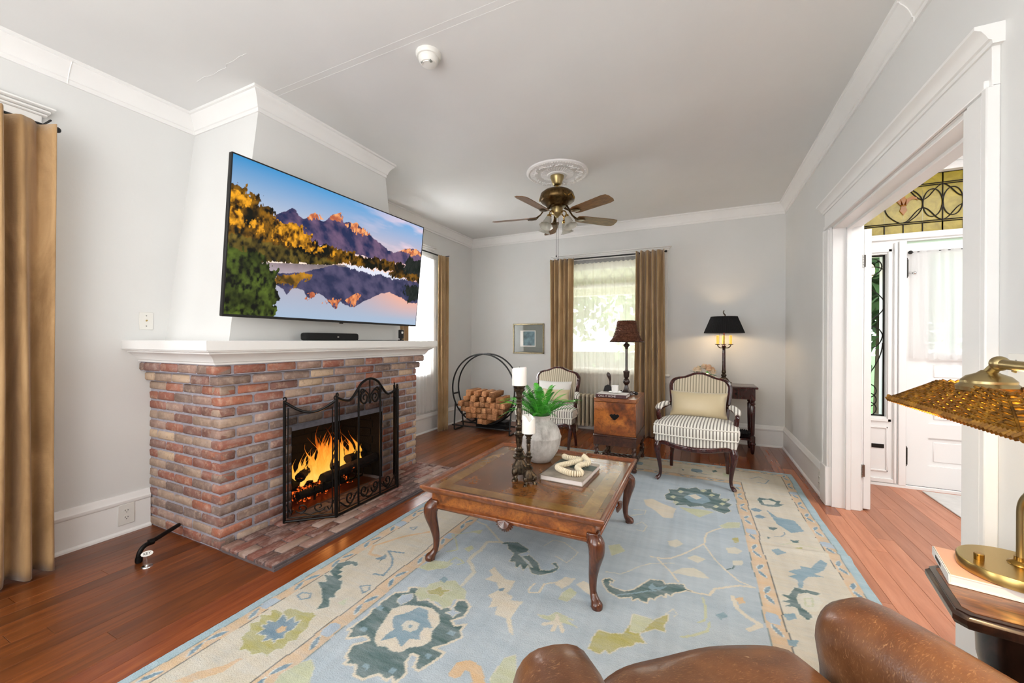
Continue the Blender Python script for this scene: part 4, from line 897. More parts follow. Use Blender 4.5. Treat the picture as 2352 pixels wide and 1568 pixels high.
# ---------------------------------------------------------------- rug
RUGD = "o0:-1734,1019 -1747,1062 -1790,1081 -1761,1107 -1797,1137 -1750,1154 -1782,1183 -1716,1195 -1720,1223 -1674,1241 -1637,1239 -1597,1252 -1568,1247 -1557,1204 -1527,1172 -1535,1146 -1513,1114 -1536,1092 -1521,1059 -1543,1039 -1540,1002 -1575,1004 -1603,981 -1648,988 -1667,970 -1698,1005;b0:-1695,1059 -1687,1090 -1729,1098 -1703,1111 -1732,1126 -1688,1136 -1688,1147 -1707,1189 -1671,1180 -1650,1165 -1646,1203 -1613,1171 -1601,1195 -1584,1150 -1594,1118 -1573,1096 -1594,1080 -1583,1062 -1613,1071 -1633,1041 -1644,1073 -1662,1066;a0:-1644,1110 -1644,1133 -1619,1145 -1603,1124 -1610,1110 -1621,1102;t0:-1596,1269 -1624,1324 -1710,1391 -1777,1421 -1748,1435 -1739,1448 -1801,1481 -1750,1495 -1799,1520 -1803,1545 -1823,1591 -1789,1632 -1738,1645 -1713,1634 -1710,1613 -1750,1620 -1768,1589 -1760,1553 -1735,1554 -1736,1516 -1705,1522 -1699,1483 -1669,1489 -1627,1431 -1624,1388 -1592,1375 -1621,1360 -1566,1312 -1595,1282;t0:-1316,1595 -1271,1616 -1251,1573 -1209,1534 -1175,1555 -1077,1529 -1066,1553 -1035,1550 -1039,1615 -1008,1629 -963,1599 -952,1529 -992,1485 -959,1463 -919,1490 -923,1449 -896,1419 -932,1360 -972,1321 -919,1317 -915,1299 -932,1246 -948,1203 -976,1207 -997,1260 -1026,1254 -1021,1213 -986,1177 -998,1126 -1027,1144 -1034,1125 -1081,1131 -1099,1115 -1115,1089 -1159,1090 -1184,1126 -1231,1108 -1233,1130 -1258,1136 -1282,1188 -1237,1235 -1269,1249 -1331,1206 -1350,1251 -1367,1243 -1360,1298 -1352,1350 -1371,1392 -1352,1414 -1374,1437 -1361,1492 -1354,1531 -1298,1566;c7:-1316,1595 -1271,1616 -1251,1573 -1209,1534 -1175,1555 -1077,1529 -1066,1553 -1035,1550 -1039,1615 -1008,1629 -963,1599 -952,1529 -992,1485 -959,1463 -919,1490 -923,1449 -896,1419 -932,1360 -972,1321 -919,1317 -915,1299 -932,1246 -948,1203 -976,1207 -997,1260 -1026,1254 -1021,1213 -986,1177 -998,1126 -1027,1144 -1034,1125 -1081,1131 -1099,1115 -1115,1089 -1159,1090 -1184,1126 -1231,1108 -1233,1130 -1258,1136 -1282,1188 -1237,1235 -1269,1249 -1331,1206 -1350,1251 -1367,1243 -1360,1298 -1352,1350 -1371,1392 -1352,1414 -1374,1437 -1361,1492 -1354,1531 -1298,1566 -1316,1595;c0:-1217,1244 -1243,1285 -1253,1326 -1271,1382 -1286,1432 -1245,1478 -1183,1501 -1122,1511 -1065,1487 -1030,1443 -1030,1387 -1006,1350 -1026,1303 -1059,1279 -1074,1245 -1108,1234 -1150,1241 -1184,1229;g0:-1243,1396 -1216,1421 -1200,1448 -1179,1496 -1129,1488 -1101,1445 -1042,1409 -1078,1392 -1069,1357 -1048,1330 -1086,1312 -1090,1264 -1147,1298 -1192,1256 -1197,1291 -1185,1330 -1224,1363;T0:-1172,1364 -1173,1393 -1146,1406 -1112,1399 -1095,1367 -1112,1342 -1145,1343;g0:-1146,1367 -1143,1380 -1126,1377 -1128,1362;w0:-1306,1487 -1309,1528 -1272,1563 -1245,1533 -1251,1509 -1268,1470;w0:-1046,1518 -1026,1537 -1035,1562 -1010,1544 -985,1548 -999,1524 -996,1505 -1017,1516;p0:-1258,1567 -1274,1615 -1239,1632 -1247,1664 -1214,1699 -1212,1719 -1178,1716 -1140,1738 -1095,1708 -1042,1688 -1018,1634 -1063,1606 -1050,1565 -1070,1533 -1115,1561 -1155,1555 -1178,1572 -1202,1537;o0:-1224,1613 -1195,1637 -1182,1670 -1157,1648 -1108,1659 -1133,1630 -1126,1597 -1160,1610 -1190,1595;T14:-1087,1720 -1094,1789 -1089,1842 -1131,1894 -1176,1929 -1180,1996 -1168,2054 -1179,2160 -1103,2196;T9:-1103,2196 -1202,2269 -1299,2354 -1377,2373;t0:-1623,1696 -1623,1696 -1626,1753 -1661,1777;g0:-1362,1402 -1360,1427 -1329,1423 -1322,1396;g0:-1324,1269 -1322,1290 -1294,1288 -1287,1264;g0:-1166,1130 -1162,1148 -1138,1147 -1134,1127;g0:-1058,1155 -1053,1173 -1030,1172 -1028,1153;g0:-979,1269 -973,1289 -950,1287 -949,1265;g0:-968,1411 -961,1434 -936,1430 -935,1405;g0:-1222,1711 -1218,1743 -1185,1736 -1179,1699;a12:-1644,1744 -1741,1738 -1786,1824 -1750,1886 -1698,1982 -1594,2107;b7:-1568,1831 -1663,1807 -1578,1756 -1535,1701 -1510,1615 -1566,1606;b0:-1670,1712 -1645,1774 -1618,1737 -1642,1716;b5:-1765,1299 -1766,1327 -1722,1341 -1701,1315 -1727,1289 -1765,1299;b5:-1551,1490 -1512,1521 -1491,1488 -1501,1454 -1551,1490;p0:-1552,1345 -1538,1393 -1508,1346;b5:-1743,2101 -1709,2130 -1699,2082 -1743,2101;a0:-1733,780 -1700,845 -1648,900 -1628,950 -1612,954 -1619,884 -1657,824 -1677,791;p7:-1278,1861 -1264,1926 -1227,1924 -1191,1902 -1216,1872;p0:-1392,1751 -1357,1842 -1243,1878 -1252,1808 -1322,1749;p6:-1345,1959 -1301,2001 -1367,2093 -1428,2136 -1371,2188 -1283,2256;p0:-1343,2227 -1284,2281 -1276,2221;p0:-1265,2029 -1244,2083 -1214,2054 -1222,2007;a30:-822,1255 -821,1290 -796,1310 -762,1305 -719,1255 -730,1226;p0:-1408,967 -1389,1037 -1368,1065 -1320,1043 -1279,989 -1390,936;c0:-1009,1818 -990,1871 -1026,1898 -1016,1940 -976,1904 -913,1864 -860,1873 -858,1792 -862,1760 -819,1750 -823,1719 -761,1735 -767,1677 -765,1607 -710,1528 -733,1532 -785,1603 -839,1603 -859,1660 -887,1633 -902,1696 -934,1710 -906,1769 -941,1817;b0:-913,1774 -894,1794 -882,1781 -897,1761;t0:-1095,2183 -1074,2215 -1013,2239 -922,2191 -916,2139 -882,2124 -818,2073 -780,2016 -731,2035 -700,2076 -722,2096 -744,2099 -726,2122 -690,2087 -698,2041 -760,1977 -808,1970 -856,2036 -862,1977 -895,2027 -904,1981 -931,2035 -961,2025 -982,2108 -1031,2138 -1056,2190;w0:-952,2111 -905,2166 -897,2120 -927,2098 -829,2021 -870,2068;t0:-452,2067 -445,2088 -423,2105 -396,2094 -399,2073 -414,2082 -407,2048 -387,2033 -329,2027 -292,2063 -259,2135 -226,2192 -162,2211 -152,2186 -111,2210 -62,2221 -52,2185 -4,2167 -52,2167 -115,2120 -121,2091 -146,2102 -147,2064 -165,2078 -182,2047 -188,2020 -209,2027 -215,1978 -244,1982 -258,1997 -282,1966 -290,1991 -343,1960 -400,1988 -432,2028;c5:-452,2067 -445,2088 -423,2105 -396,2094 -399,2073 -414,2082 -407,2048 -387,2033 -329,2027 -292,2063 -259,2135 -226,2192 -162,2211 -152,2186 -111,2210 -62,2221 -52,2185 -4,2167 -52,2167 -115,2120 -121,2091 -146,2102 -147,2064 -165,2078 -182,2047 -188,2020 -209,2027 -215,1978 -244,1982 -258,1997 -282,1966 -290,1991 -343,1960 -400,1988 -432,2028 -452,2067;g6:-355,1979 -287,2027 -234,2075 -195,2101;g0:-231,2116 -214,2161 -198,2131 -142,2169 -179,2109 -197,2116 -211,2094;o0:-407,1590 -398,1626 -403,1645 -388,1708 -373,1710 -339,1707 -288,1731 -271,1811 -272,1871 -223,1874 -181,1873 -121,1945 -119,1908 -133,1865 -126,1819 -168,1819 -209,1788 -234,1759 -224,1741 -199,1716 -237,1703 -244,1678 -288,1647 -320,1599 -338,1618 -353,1586 -388,1587;p0:-272,1871 -223,1874 -181,1873 -234,1759 -270,1759;p0:-665,1686 -610,1699 -589,1735 -552,1727 -501,1720 -538,1708 -478,1683 -538,1684 -582,1669 -644,1677;c12:-570,1621 -570,1669 -574,1704 -581,1713;c12:-617,1640 -588,1660 -574,1679;c12:-530,1635 -559,1674;c6:-580,2023 -627,2018 -662,1950 -714,1909 -713,1831 -757,1813 -767,1836 -754,1898;c0:-665,1932 -635,2014 -582,2022 -592,1967 -622,1913;c0:-559,1983 -535,2028 -483,2004 -462,1921 -512,1942;p0:-611,1880 -584,1939 -548,1910 -567,1827 -609,1822;t0:-239,3435 -207,3513 -225,3590 -157,3609 -133,3679 -64,3676 -10,3738 17,3685 97,3745 108,3665 165,3651 155,3557 230,3582 201,3492 243,3457 207,3387 226,3328 176,3255 143,3271 109,3288 87,3312 51,3294 28,3336 -57,3278 -82,3301 -154,3266 -171,3350 -222,3345;g0:-99,3463 -49,3568 29,3593 80,3537 90,3457 28,3372 -46,3373;c0:-68,3518 -10,3566 29,3504 -9,3447;p0:-198,3415 -177,3457 -152,3437 -173,3395;p0:-152,3560 -130,3605 -105,3583 -127,3538;p0:19,3664 43,3711 67,3687 43,3641;p0:152,3432 176,3472 196,3453 173,3413;p0:-179,3309 -158,3349 -135,3330 -155,3291;p0:83,3591 107,3635 130,3613 106,3569;p0:169,3533 193,3576 214,3555 190,3513;p0:102,3354 125,3393 145,3375 122,3336;p0:-129,3243 -56,3243 50,3260 108,3255 3,3108 -66,3171;c0:-385,3267 -324,3315 -254,3254 -151,3197 -165,3012 -222,3000 -290,3096 -360,3167;T5:-440,2926 -353,3000 -349,3068 -433,3045;c7:-255,2424 -198,2426 -143,2457 -62,2559 4,2656 38,2719 45,2871 88,2932 163,3009;p0:133,3022 179,3102 256,3139 249,3050 163,2995;c6:33,2717 78,2583 134,2453 187,2373 254,2345;c8:254,2345 191,2334 125,2278 76,2247 51,2173 -4,2170;c6:-216,2418 -144,2320 -87,2233;p7:19,2136 30,2057 25,1977 0,1947;p7:46,1969 38,1906 -23,1848 -63,1818;T0:-125,2302 -75,2372 -22,2401 21,2372 61,2329 4,2311 -55,2305;T0:-60,2496 -15,2543 40,2524 -5,2466;T0:184,2573 230,2595 230,2546 185,2525;t5:139,2461 170,2485 185,2519;T0:153,2717 197,2749 236,2723 209,2667 164,2667;o0:190,2864 226,2894 227,2833 201,2809;T0:-175,2653 -127,2700 -90,2658 -131,2592 -162,2600;p0:-492,2442 -437,2491 -394,2421 -449,2331;T4:-387,2801 -348,2863 -308,2811 -320,2723 -365,2728;T4:-122,2407 -238,2351 -305,2281 -380,2171 -452,2154;T4:-850,2270 -823,2354 -757,2362 -644,2280 -667,2146 -753,2185;c14:152,2214 167,2123 205,2076 250,2048 197,1993;a0:162,2204 198,2229 205,2182 178,2162;g0:70,2036 107,2067 127,2051 97,2011;T3:-134,1939 -107,1992 -87,1962 -97,1944;t0:430,3659 449,3714 496,3710 529,3737 553,3699 588,3704 565,3641 598,3635 544,3567 485,3545 441,3552;T0:459,3654 506,3695 547,3658 527,3601 467,3579;b0:362,3305 399,3346 438,3314 412,3277 380,3273;b0:359,3432 397,3475 438,3440 411,3400 378,3397;t0:422,3155 448,3159 483,3162 446,3112 428,3122;t0:522,3019 544,3009 575,3029 561,2982 533,2975;t0:392,2999 415,2992 397,2964;b4:443,3024 478,3033 509,3081 509,3107;o0:533,2899 574,2930 566,2892 538,2879;p4:454,2907 517,2960 596,2951 650,2944;g0:399,2812 435,2840 475,2816 422,2758;g0:465,3476 512,3352 613,3340 632,3179 553,3115 492,3223;g0:445,2593 512,2652 509,2679 558,2684 633,2808 659,2780 613,2682 560,2621 603,2606 535,2573 502,2524 480,2448 457,2445 475,2519 436,2540 481,2574;t0:366,2339 404,2349 442,2442 477,2434 535,2435 553,2421 528,2401 488,2412 446,2385 430,2332 438,2265 459,2235 470,2208 446,2172 419,2203 415,2255 372,2241 398,2274 364,2279 405,2313;T0:444,2354 486,2404 534,2397 543,2343 496,2253 462,2250 439,2273;p5:468,2351 507,2369 492,2298 460,2290 468,2351;g0:354,2172 399,2200 406,2165 368,2134;g0:338,1998 384,2015 363,1968 339,1967;p0:-691,1288 -686,1342 -684,1399 -651,1434 -593,1316 -680,1274;t0:-153,4229 -121,4198 -135,4162;t4:-59,4228 3,4144 107,4140;t0:118,4284 150,4328 163,4277 132,4234;b5:423,4187 502,4277 575,4210 533,4093 469,4110"
RX0, RX1, RY0, RY1 = -1.917, .797, .20, 4.50
def rug_col(U, V):
    x = RX0+U*(RX1-RX0); y = RY0+V*(RY1-RY0); wx = (vnoise(x, y, 9, 1)-.5)*.012; wy = (vnoise(x, y, 9, 2)-.5)*.012; X = x+wx; Y = y+wy
    d = np.minimum(np.minimum(X-RX0, RX1-X), np.minimum(Y-RY0, RY1-Y))
    nb = fbm(x, y*3.0, 2.2, 40, 4)[..., None]
    C_ = (L3('#a8b8c3')*(1-nb)+L3('#c3ced5')*nb)
    cream = L3('#d6cdba')+(nb-.5)*.12; tan = L3('#dbbf9c')+(fbm(x, y, 4, 50, 3)[..., None]-.5)*.10; ob = L3('#a9c3cc'); line = L3('#5c5c58')
    def band(a, b, c): 
        nonlocal C_
        k = ((d >= a) & (d < b))[..., None]; C_ = np.where(k, c, C_)
    band(-1, .052, ob); band(.052, .115, tan); band(.115, .446, cream); band(.446, .525, tan)
    band(.050, .055, L3('#7f8f92')); band(.112, .1165, line); band(.443, .449, line); band(.523, .527, L3('#7c8c8e'))
    cmap = {k: L3(v) for k, v in dict(t='#56706f', T='#dad6c6', c='#e2d8c4', b='#7793a5', o='#b6b06c', p='#c7cba8', a='#dcb98c', w='#b3c2cf', g='#86a2b0').items()}
    shp = x.shape
    def reg(x0, x1, y0, y1):
        i0 = max(0, int((x0-RX0)/(RX1-RX0)*(shp[1]-1))-3); i1 = min(shp[1], int((x1-RX0)/(RX1-RX0)*(shp[1]-1))+4)
        j0 = max(0, int((y0-RY0)/(RY1-RY0)*(shp[0]-1))-3); j1 = min(shp[0], int((y1-RY0)/(RY1-RY0)*(shp[0]-1))+4); return slice(j0, j1), slice(i0, i1)
    def fill(pts, c, out=0, outc=None):
        xs = [p[0] for p in pts]; ys = [p[1] for p in pts]; s_ = reg(min(xs)-.02, max(xs)+.02, min(ys)-.02, max(ys)+.02)
        if s_[0].stop <= s_[0].start or s_[1].stop <= s_[1].start: return
        if out: line_(pts+[pts[0]], out, outc)
        C_[s_][inside(X[s_], Y[s_], pts)] = c
    def line_(pts, w_, c):
        for (x0, y0), (x1, y1) in zip(pts[:-1], pts[1:]):
            s_ = reg(min(x0, x1)-w_, max(x0, x1)+w_, min(y0, y1)-w_, max(y0, y1)+w_)
            if s_[0].stop <= s_[0].start or s_[1].stop <= s_[1].start: continue
            dx, dy = x1-x0, y1-y0; L2 = dx*dx+dy*dy+1e-12; t = np.clip(((X[s_]-x0)*dx+(Y[s_]-y0)*dy)/L2, 0, 1)
            k = (X[s_]-x0-t*dx)**2+(Y[s_]-y0-t*dy)**2 < (w_/2)**2; C_[s_][k] = c
    # pairs of leaves along the four guard stripes
    def leaf(cx_, cy_, hor, s_):
        pts = [(-.035, -.012), (-.01, -.016), (.02, -.004), (.036, .014), (.012, .014), (-.012, .004)]
        pts = [(a*s_, b) for a, b in pts]
        if hor: P_ = [(cx_+a, cy_+b) for a, b in pts]
        else: P_ = [(cx_+b, cy_+a) for a, b in pts]
        fill(P_, cmap['b'], .006, L3('#d9dedb'))
    for off in (.083, .486):
        y = RY0+.25; k = 0
        while y < RY1-off:
            for xx in (RX0+off, RX1-off):
                if y > RY0+off:
                    if k % 8 == 7: fill([(xx+.03*math.cos(a*PI/4)*(1+.2*(a % 2)), y+.04*math.sin(a*PI/4)*(1+.2*(a % 2))) for a in range(8)], cmap['w'])
                    else: leaf(xx, y, False, 1 if k % 2 else -1)
            y += .0775 if k % 2 == 0 else .150; k += 1
        x_ = RX0+.2; k = 0
        while x_ < RX1-off:
            if x_ > RX0+off:
                for yy in (RY0+off, RY1-off): leaf(x_, yy, True, 1 if k % 2 else -1)
            x_ += .0775 if k % 2 == 0 else .150; k += 1
    # far and near cream bands: scrolling vine with small flowers
    for yc in (RY1-.28, RY0+.28):
        line_([(RX0+.5+.02*i, yc+.07*math.sin(i*.21)) for i in range(86)], .012, cmap['p'])
        for i in range(7): xx = RX0+.55+i*.27; fill([(xx+.05*math.cos(a*PI/4)*(1+.25*(a % 2)), yc+.05*math.sin(a*PI/4)*(1+.25*(a % 2))*(1 if i % 2 else -1)) for a in range(8)], cmap['abpg'[i % 4]], .005, cmap['T'])
    for part in RUGD.split(';'):
        h_, d_ = part.split(':'); k = h_[0]; wdt = int(h_[1:]); pts = [tuple(int(v)/1000 for v in q.split(',')) for q in d_.split()]
        if wdt: line_(pts, wdt*.0016, cmap[k])
        elif k in 'tob' and len(pts) > 8: fill(pts, cmap[k]*(1), .009, cmap['T'])
        elif k == 'w': fill(pts, cmap[k], .008, cmap['T'])
        else: fill(pts, cmap[k], .004 if k in 'cTp' else 0, L3('#d8d4c4'))
    ab = (fbm(x, y*2, 30, 60, 3)[..., None]-.5)*.10
    return np.clip(C_*(1+ab*2), 0, 1)
def rug_pos(U, V):
    x = RX0+U*(RX1-RX0); y = RY0+V*(RY1-RY0); e = (vnoise(y, y*0, 2.3, 9)-.5)*.014*(U > .5)*U+(vnoise(y, y*0+3, 8, 9)-.5)*.004*(abs(U-.5) > .49)
    hump = .012*np.exp(-((y-2.86-(x-.5)*.12)/.025)**2)*np.clip((x-.25)*3, 0, 1)
    edge = np.minimum(np.minimum(U, 1-U)*(RX1-RX0), np.minimum(V, 1-V)*(RY1-RY0)); z = .0105*np.clip(edge/.008, 0, 1)**.5+.0005
    return np.stack([x+e, y, z+hump+(vnoise(x, y, 120, 4)-.5)*.0012], -1)
rug = color_grid('area_rug', 452, 717, rug_pos, rug_col, 'rug_wool', None)
tag(rug, 'large pale blue floral wool rug with cream and tan borders under the coffee table', 'rug')
# ---------------------------------------------------------------- curtains
def curtain(name, label, cat, path, z0, z1, folds, amp, mat, group=None, thick=.004, nv=26, seed=1, gather=.6, hem=None, parent=None, bulge=0):
    rs = random.Random(seed); ph = [rs.uniform(-.5, .5) for _ in range(folds+2)]; (xa, ya), (xb, yb) = path; Ld = math.hypot(xb-xa, yb-ya); nx_, ny_ = -(yb-ya)/Ld, (xb-xa)/Ld
    amps = [rs.uniform(.55, 1.1) for _ in range(folds+2)]
    def fn(u, v):
        t = u*folds; i = int(min(t, folds-1e-6)); s_ = .5-.5*math.cos(2*PI*t+ph[i]*.0); a = amp*(amps[i]*(1-(t-i))+amps[i+1]*(t-i))
        w_ = (s_-.5)*a*(gather+(1-gather)*(1-v))+amp*.15*math.sin(t*9+v*3)
        sh = .012*math.sin(v*5+i*1.7)*(1-v)*folds**.0
        uu = u+sh*.35/max(Ld, .2)*math.sin(PI*u)
        if bulge: uu = .5+(uu-.5)*(1+bulge*(1-v))
        return (xa+(xb-xa)*uu+nx_*w_, ya+(yb-ya)*uu+ny_*w_, z0+(z1-z0)*v+(.006*math.sin(t*6) if v < .01 else 0))
    m_ = MB(); m_.grid(fn, folds*10, nv)
    o = obj(name, m_, mat, parent, sharp=180, solid=thick, recalc=False)
    if label: tag(o, label, cat, group)
    return o
curtain('velvet_curtain', 'golden tan velvet curtain at the left edge beside the near window', 'curtain', ((-3.17, .40), (-3.20, .885)), .012, 2.42, 5, .13, 'velvet', seed=5, gather=.85, nv=40)
curtain('velvet_curtain', 'narrow taupe velvet curtain at the far side of the left window, nearest the corner', 'curtain', ((-3.24, 4.475), (-3.20, 4.66)), .012, 2.43, 3, .055, 'velvet_taupe', seed=2)
curtain('velvet_curtain', 'taupe velvet curtain half hidden between the chimney breast and the left window', 'curtain', ((-3.24, 3.60), (-3.22, 3.84)), .012, 2.43, 3, .055, 'velvet_taupe', seed=3)
curtain('velvet_curtain', 'tan velvet curtain on the left of the back window', 'curtain', ((-1.955, 5.47), (-1.60, 5.47)), .012, 2.43, 5, .12, 'velvet_taupe', seed=7, bulge=-.1, gather=.9)
curtain('velvet_curtain', 'tan velvet curtain on the right of the back window behind the chest', 'curtain', ((-.755, 5.45), (-.405, 5.45)), .012, 2.44, 5, .13, 'velvet_taupe', seed=11, bulge=.12, gather=.9)
curtain('sheer_curtain', 'cream sheer curtain drawn across the back window above the radiator', 'curtain', ((-1.66, 5.545), (-.66, 5.545)), .50, 2.37, 17, .022, 'sheer_cream', seed=4, thick=0)
curtain('sheer_curtain', 'bright white sheer curtain over the left window beyond the fireplace', 'curtain', ((-3.30, 3.66), (-3.30, 4.52)), .30, 2.37, 12, .025, 'sheer_white', seed=6, thick=0)
curtain('sheer_curtain', 'white sheer half curtain gathered on a rod over the front door glass', 'curtain', ((1.66, 4.545), (2.52, 4.545)), 1.115, 2.04, 13, .022, 'sheer_white', seed=8, thick=0)
sh = bpy.data.objects['sheer_curtain']; curtain('header', None, None, ((-1.66, 5.53), (-.66, 5.53)), 2.355, 2.405, 17, .012, 'sheer_hem', parent=sh, thick=0, nv=2)
def rod(label, a, b, rr=.009):
    t = thing('curtain_rod', label, 'curtain rod', a); B = Vector(b)-Vector(a)
    obj('pole', MB().tube([(0, 0, 0), tuple(B)], rr, 10), 'matte_black', t)
    n_ = Vector((B.y, -B.x, 0)).normalized(); n_ = -n_ if (Vector(a)+n_).x > -1 and abs(B.x) < .1 or (abs(B.x) > .1 and n_.y < 0) else n_
    for k in (.04, .96):
        p = B*k; obj('bracket', MB().tube([tuple(p), tuple(p+n_*.11)], .005, 6), 'matte_black', t)
    for p in (Vector((0, 0, 0)), B): obj('finial', MB().ball(tuple(p), .016, 12, 8), 'matte_black', t)
    return t
rod('black curtain rod above the back window', (-1.97, 5.505, 2.425), (-.39, 5.505, 2.425)); rod('black curtain rod above the left window beyond the fireplace', (-3.28, 3.56, 2.44), (-3.28, 4.70, 2.44))
rod('black curtain rod above the near left window', (-3.28, -.45, 2.44), (-3.28, .93, 2.44))
rod('thin rod carrying the half curtain of the front door', (1.645, 4.553, 2.03), (2.535, 4.553, 2.03), .004)
# ---------------------------------------------------------------- ceiling things
FX, FY = -1.258, 3.689
CM = thing('ceiling_medallion', 'round white ornamental plaster medallion on the ceiling above the fan', 'ceiling medallion', (FX, FY, H))
m_ = MB(); m_.lathe([(.298, 0), (.298, -.012), (.29, -.02), (.275, -.022), (.262, -.016), (.25, -.02), (.19, -.026), (.18, -.02), (.16, -.018), (.10, -.026), (.095, -.034), (.075, -.036), (.0, -.036)], seg=72); obj('disc', m_, 'medallion_paint', CM)
m_ = MB()
for k in range(72): a = k*PI/36; m_.ball((.279*math.cos(a), .279*math.sin(a), -.022), (.009, .009, .005), 6, 4)
obj('bead_ring', m_, 'medallion_paint', CM)
m_ = MB()
for k in range(48):
    a = k*PI/24; r_ = .222+.012*math.sin(k*2.1); m_.tube([(r_*math.cos(a+t*.1), (r_)*math.sin(a+t*.1), -.026-.006*math.sin(PI*(t+1)/2)) if False else ((r_+.018*math.sin(t*2+k))*math.cos(a+t*.055), (r_+.018*math.sin(t*2+k))*math.sin(a+t*.055), -.028) for t in (-1, -.5, 0, .5, 1)], .0055, 5)
obj('scroll_relief', m_, 'medallion_paint', CM)
m_ = MB()
for k in range(40): a = k*PI/20; m_.tube([(.10*math.cos(a), .10*math.sin(a), -.026), (.158*math.cos(a), .158*math.sin(a), -.019)], [.003, .006], 5)
obj('flute_ring', m_, 'medallion_paint', CM)
FN = thing('ceiling_fan', 'antique brass ceiling fan with five oak blades and four glass bell shades', 'ceiling fan', (FX, FY, 0))
obj('canopy', MB().lathe([(.066, 2.864), (.066, 2.85), (.058, 2.83), (.045, 2.79), (.036, 2.775), (.03, 2.772)], seg=28), 'satin_brass', FN)
obj('downrod', MB().lathe([(.024, 2.775), (.013, 2.77), (.012, 2.735), (.02, 2.73)], seg=16), 'polished_brass', FN)
hs = obj('motor_housing', MB().lathe([(.03, 2.737), (.075, 2.73), (.13, 2.715), (.160, 2.69), (.168, 2.66), (.166, 2.63), (.15, 2.61), (.122, 2.598), (.105, 2.575), (.09, 2.565), (.05, 2.558)], seg=40), 'antique_brass', FN)
m_ = MB()
for k in range(9):
    a = k*2*PI/9
    for s_ in (-1, 1): m_.tube([((.170-(.03*(t/8)**2 if t > 0 else .0))*math.cos(a+s_*(.05+.26*math.sin(t*.4))), (.157-(.03*(t/8)**2 if t > 0 else .0))*math.sin(a+s_*(.05+.26*math.sin(t*.4))), 2.63+t*.0095) for t in range(9)], .006, 6)
obj('pierced_scrollwork', m_, 'polished_brass', hs)
obj('switch_housing', MB().lathe([(.05, 2.562), (.05, 2.55), (.056, 2.545), (.056, 2.505), (.05, 2.495), (.035, 2.485), (.02, 2.475), (.012, 2.46), (.0, 2.455)], seg=28), 'satin_brass', FN)
bm2 = MB(); out = [(.215, -.045), (.26, -.058), (.60, -.068), (.645, -.06), (.66, -.03), (.66, .03), (.645, .06), (.60, .068), (.26, .058), (.215, .045)]
bm2.prism(out, 'z', -.003, .003); bmesh.ops.bevel(bm2.b, geom=list(bm2.b.edges), offset=.001, segments=1, affect='EDGES')
bm2.xf(Matrix.Rotation(rad(-13), 4, 'X')); bme = None
irm = MB(); irm.tube([(.085, 0, .09), (.13, 0, .075), (.165, 0, .03), (.20, 0, .005), (.24, 0, -.004)], [.012, .010, .009, .012, .01], 8, flat=(1.5, .6)); irm.ball((.255, 0, -.008), (.045, .035, .005), 14, 6)
for s_ in (-1, 1): irm.tube([(.19, 0, .004), (.22, .03*s_, -.004), (.26, .036*s_, -.006), (.30, .02*s_, -.006)], .005, 6)
irme = mesh_of(irm, 'antique_brass')
obl = obj('blade', bm2, 'fan_blade_wood', FN); bme = obl.data; bpy.data.objects.remove(obl)
for k in range(5):
    a = rad(-27.9+72*k); b_ = inst('blade', bme, FN, (0, 0, 2.472), (0, 0, a)); i_ = bpy.data.objects.new('blade_iron', irme); COL.link(i_); i_.parent = b_
for k in range(4):
    a = rad(70+90*k); ca_, sa_ = math.cos(a), math.sin(a)
    ar_ = obj('lamp_arm', MB().tube(smooth([(.03*ca_, .03*sa_, 2.49), (.07*ca_, .07*sa_, 2.51), (.105*ca_, .105*sa_, 2.495), (.115*ca_, .115*sa_, 2.455)], 5), .006, 8), 'polished_brass', FN)
    M4 = Matrix.Translation((.115*ca_, .115*sa_, 2.455)) @ Matrix.Rotation(a, 4, 'Z') @ Matrix.Rotation(rad(-24), 4, 'Y')
    obj('socket', MB().lathe([(.012, .01), (.022, 0), (.024, -.03), (.02, -.036)], seg=16).xf(M4), 'polished_brass', ar_)
    sd = MB().lathe([(.024, -.02), (.03, -.035), (.038, -.07), (.043, -.095), (.058, -.118), (.066, -.122), (.063, -.119), (.055, -.113), (.040, -.093), (.035, -.068), (.027, -.035), (.022, -.021)], seg=32, cap=False, mod=lambda an, i: 1+(.05*math.cos(8*an) if 4 <= i <= 6 else 0)).xf(M4)
    obj('glass_shade', sd, 'frost_glass', ar_)
for dx, zb in ((-.006, 2.085), (.012, 2.05)):
    c_ = obj('pull_chain', MB().tube([(dx, 0, 2.47), (dx, 0, zb)], .0017, 5), 'lead', FN); obj('chain_knob', MB().lathe([(.001, .012), (.006, .004), (.006, -.004), (.002, -.01)], (dx, 0, zb), 10), 'matte_black', c_)
SD = thing('smoke_detector', 'round white smoke detector on the ceiling', 'smoke detector', (-1.408, 1.853, H))
obj('base', MB().lathe([(.072, 0), (.072, -.01), (.066, -.022), (.06, -.024)], seg=36), 'white_plastic', SD)
hd = obj('head', MB().lathe([(.057, -.022), (.058, -.028), (.054, -.045), (.044, -.058), (.02, -.064), (0, -.064)], seg=36), 'white_plastic', SD)
m_ = MB(); m_.tube([(.034*math.cos(rad(a)), .034*math.sin(rad(a)), -.061) for a in range(200, 330, 10)], .003, 6); obj('rib', m_, 'white_plastic', hd)
obj('vent', MB().box(.018, .036, -.03, -.008, -.0625, -.050, .002).box(-.03, -.012, -.036, -.024, -.0625, -.052, .002), 'mat_board', hd)
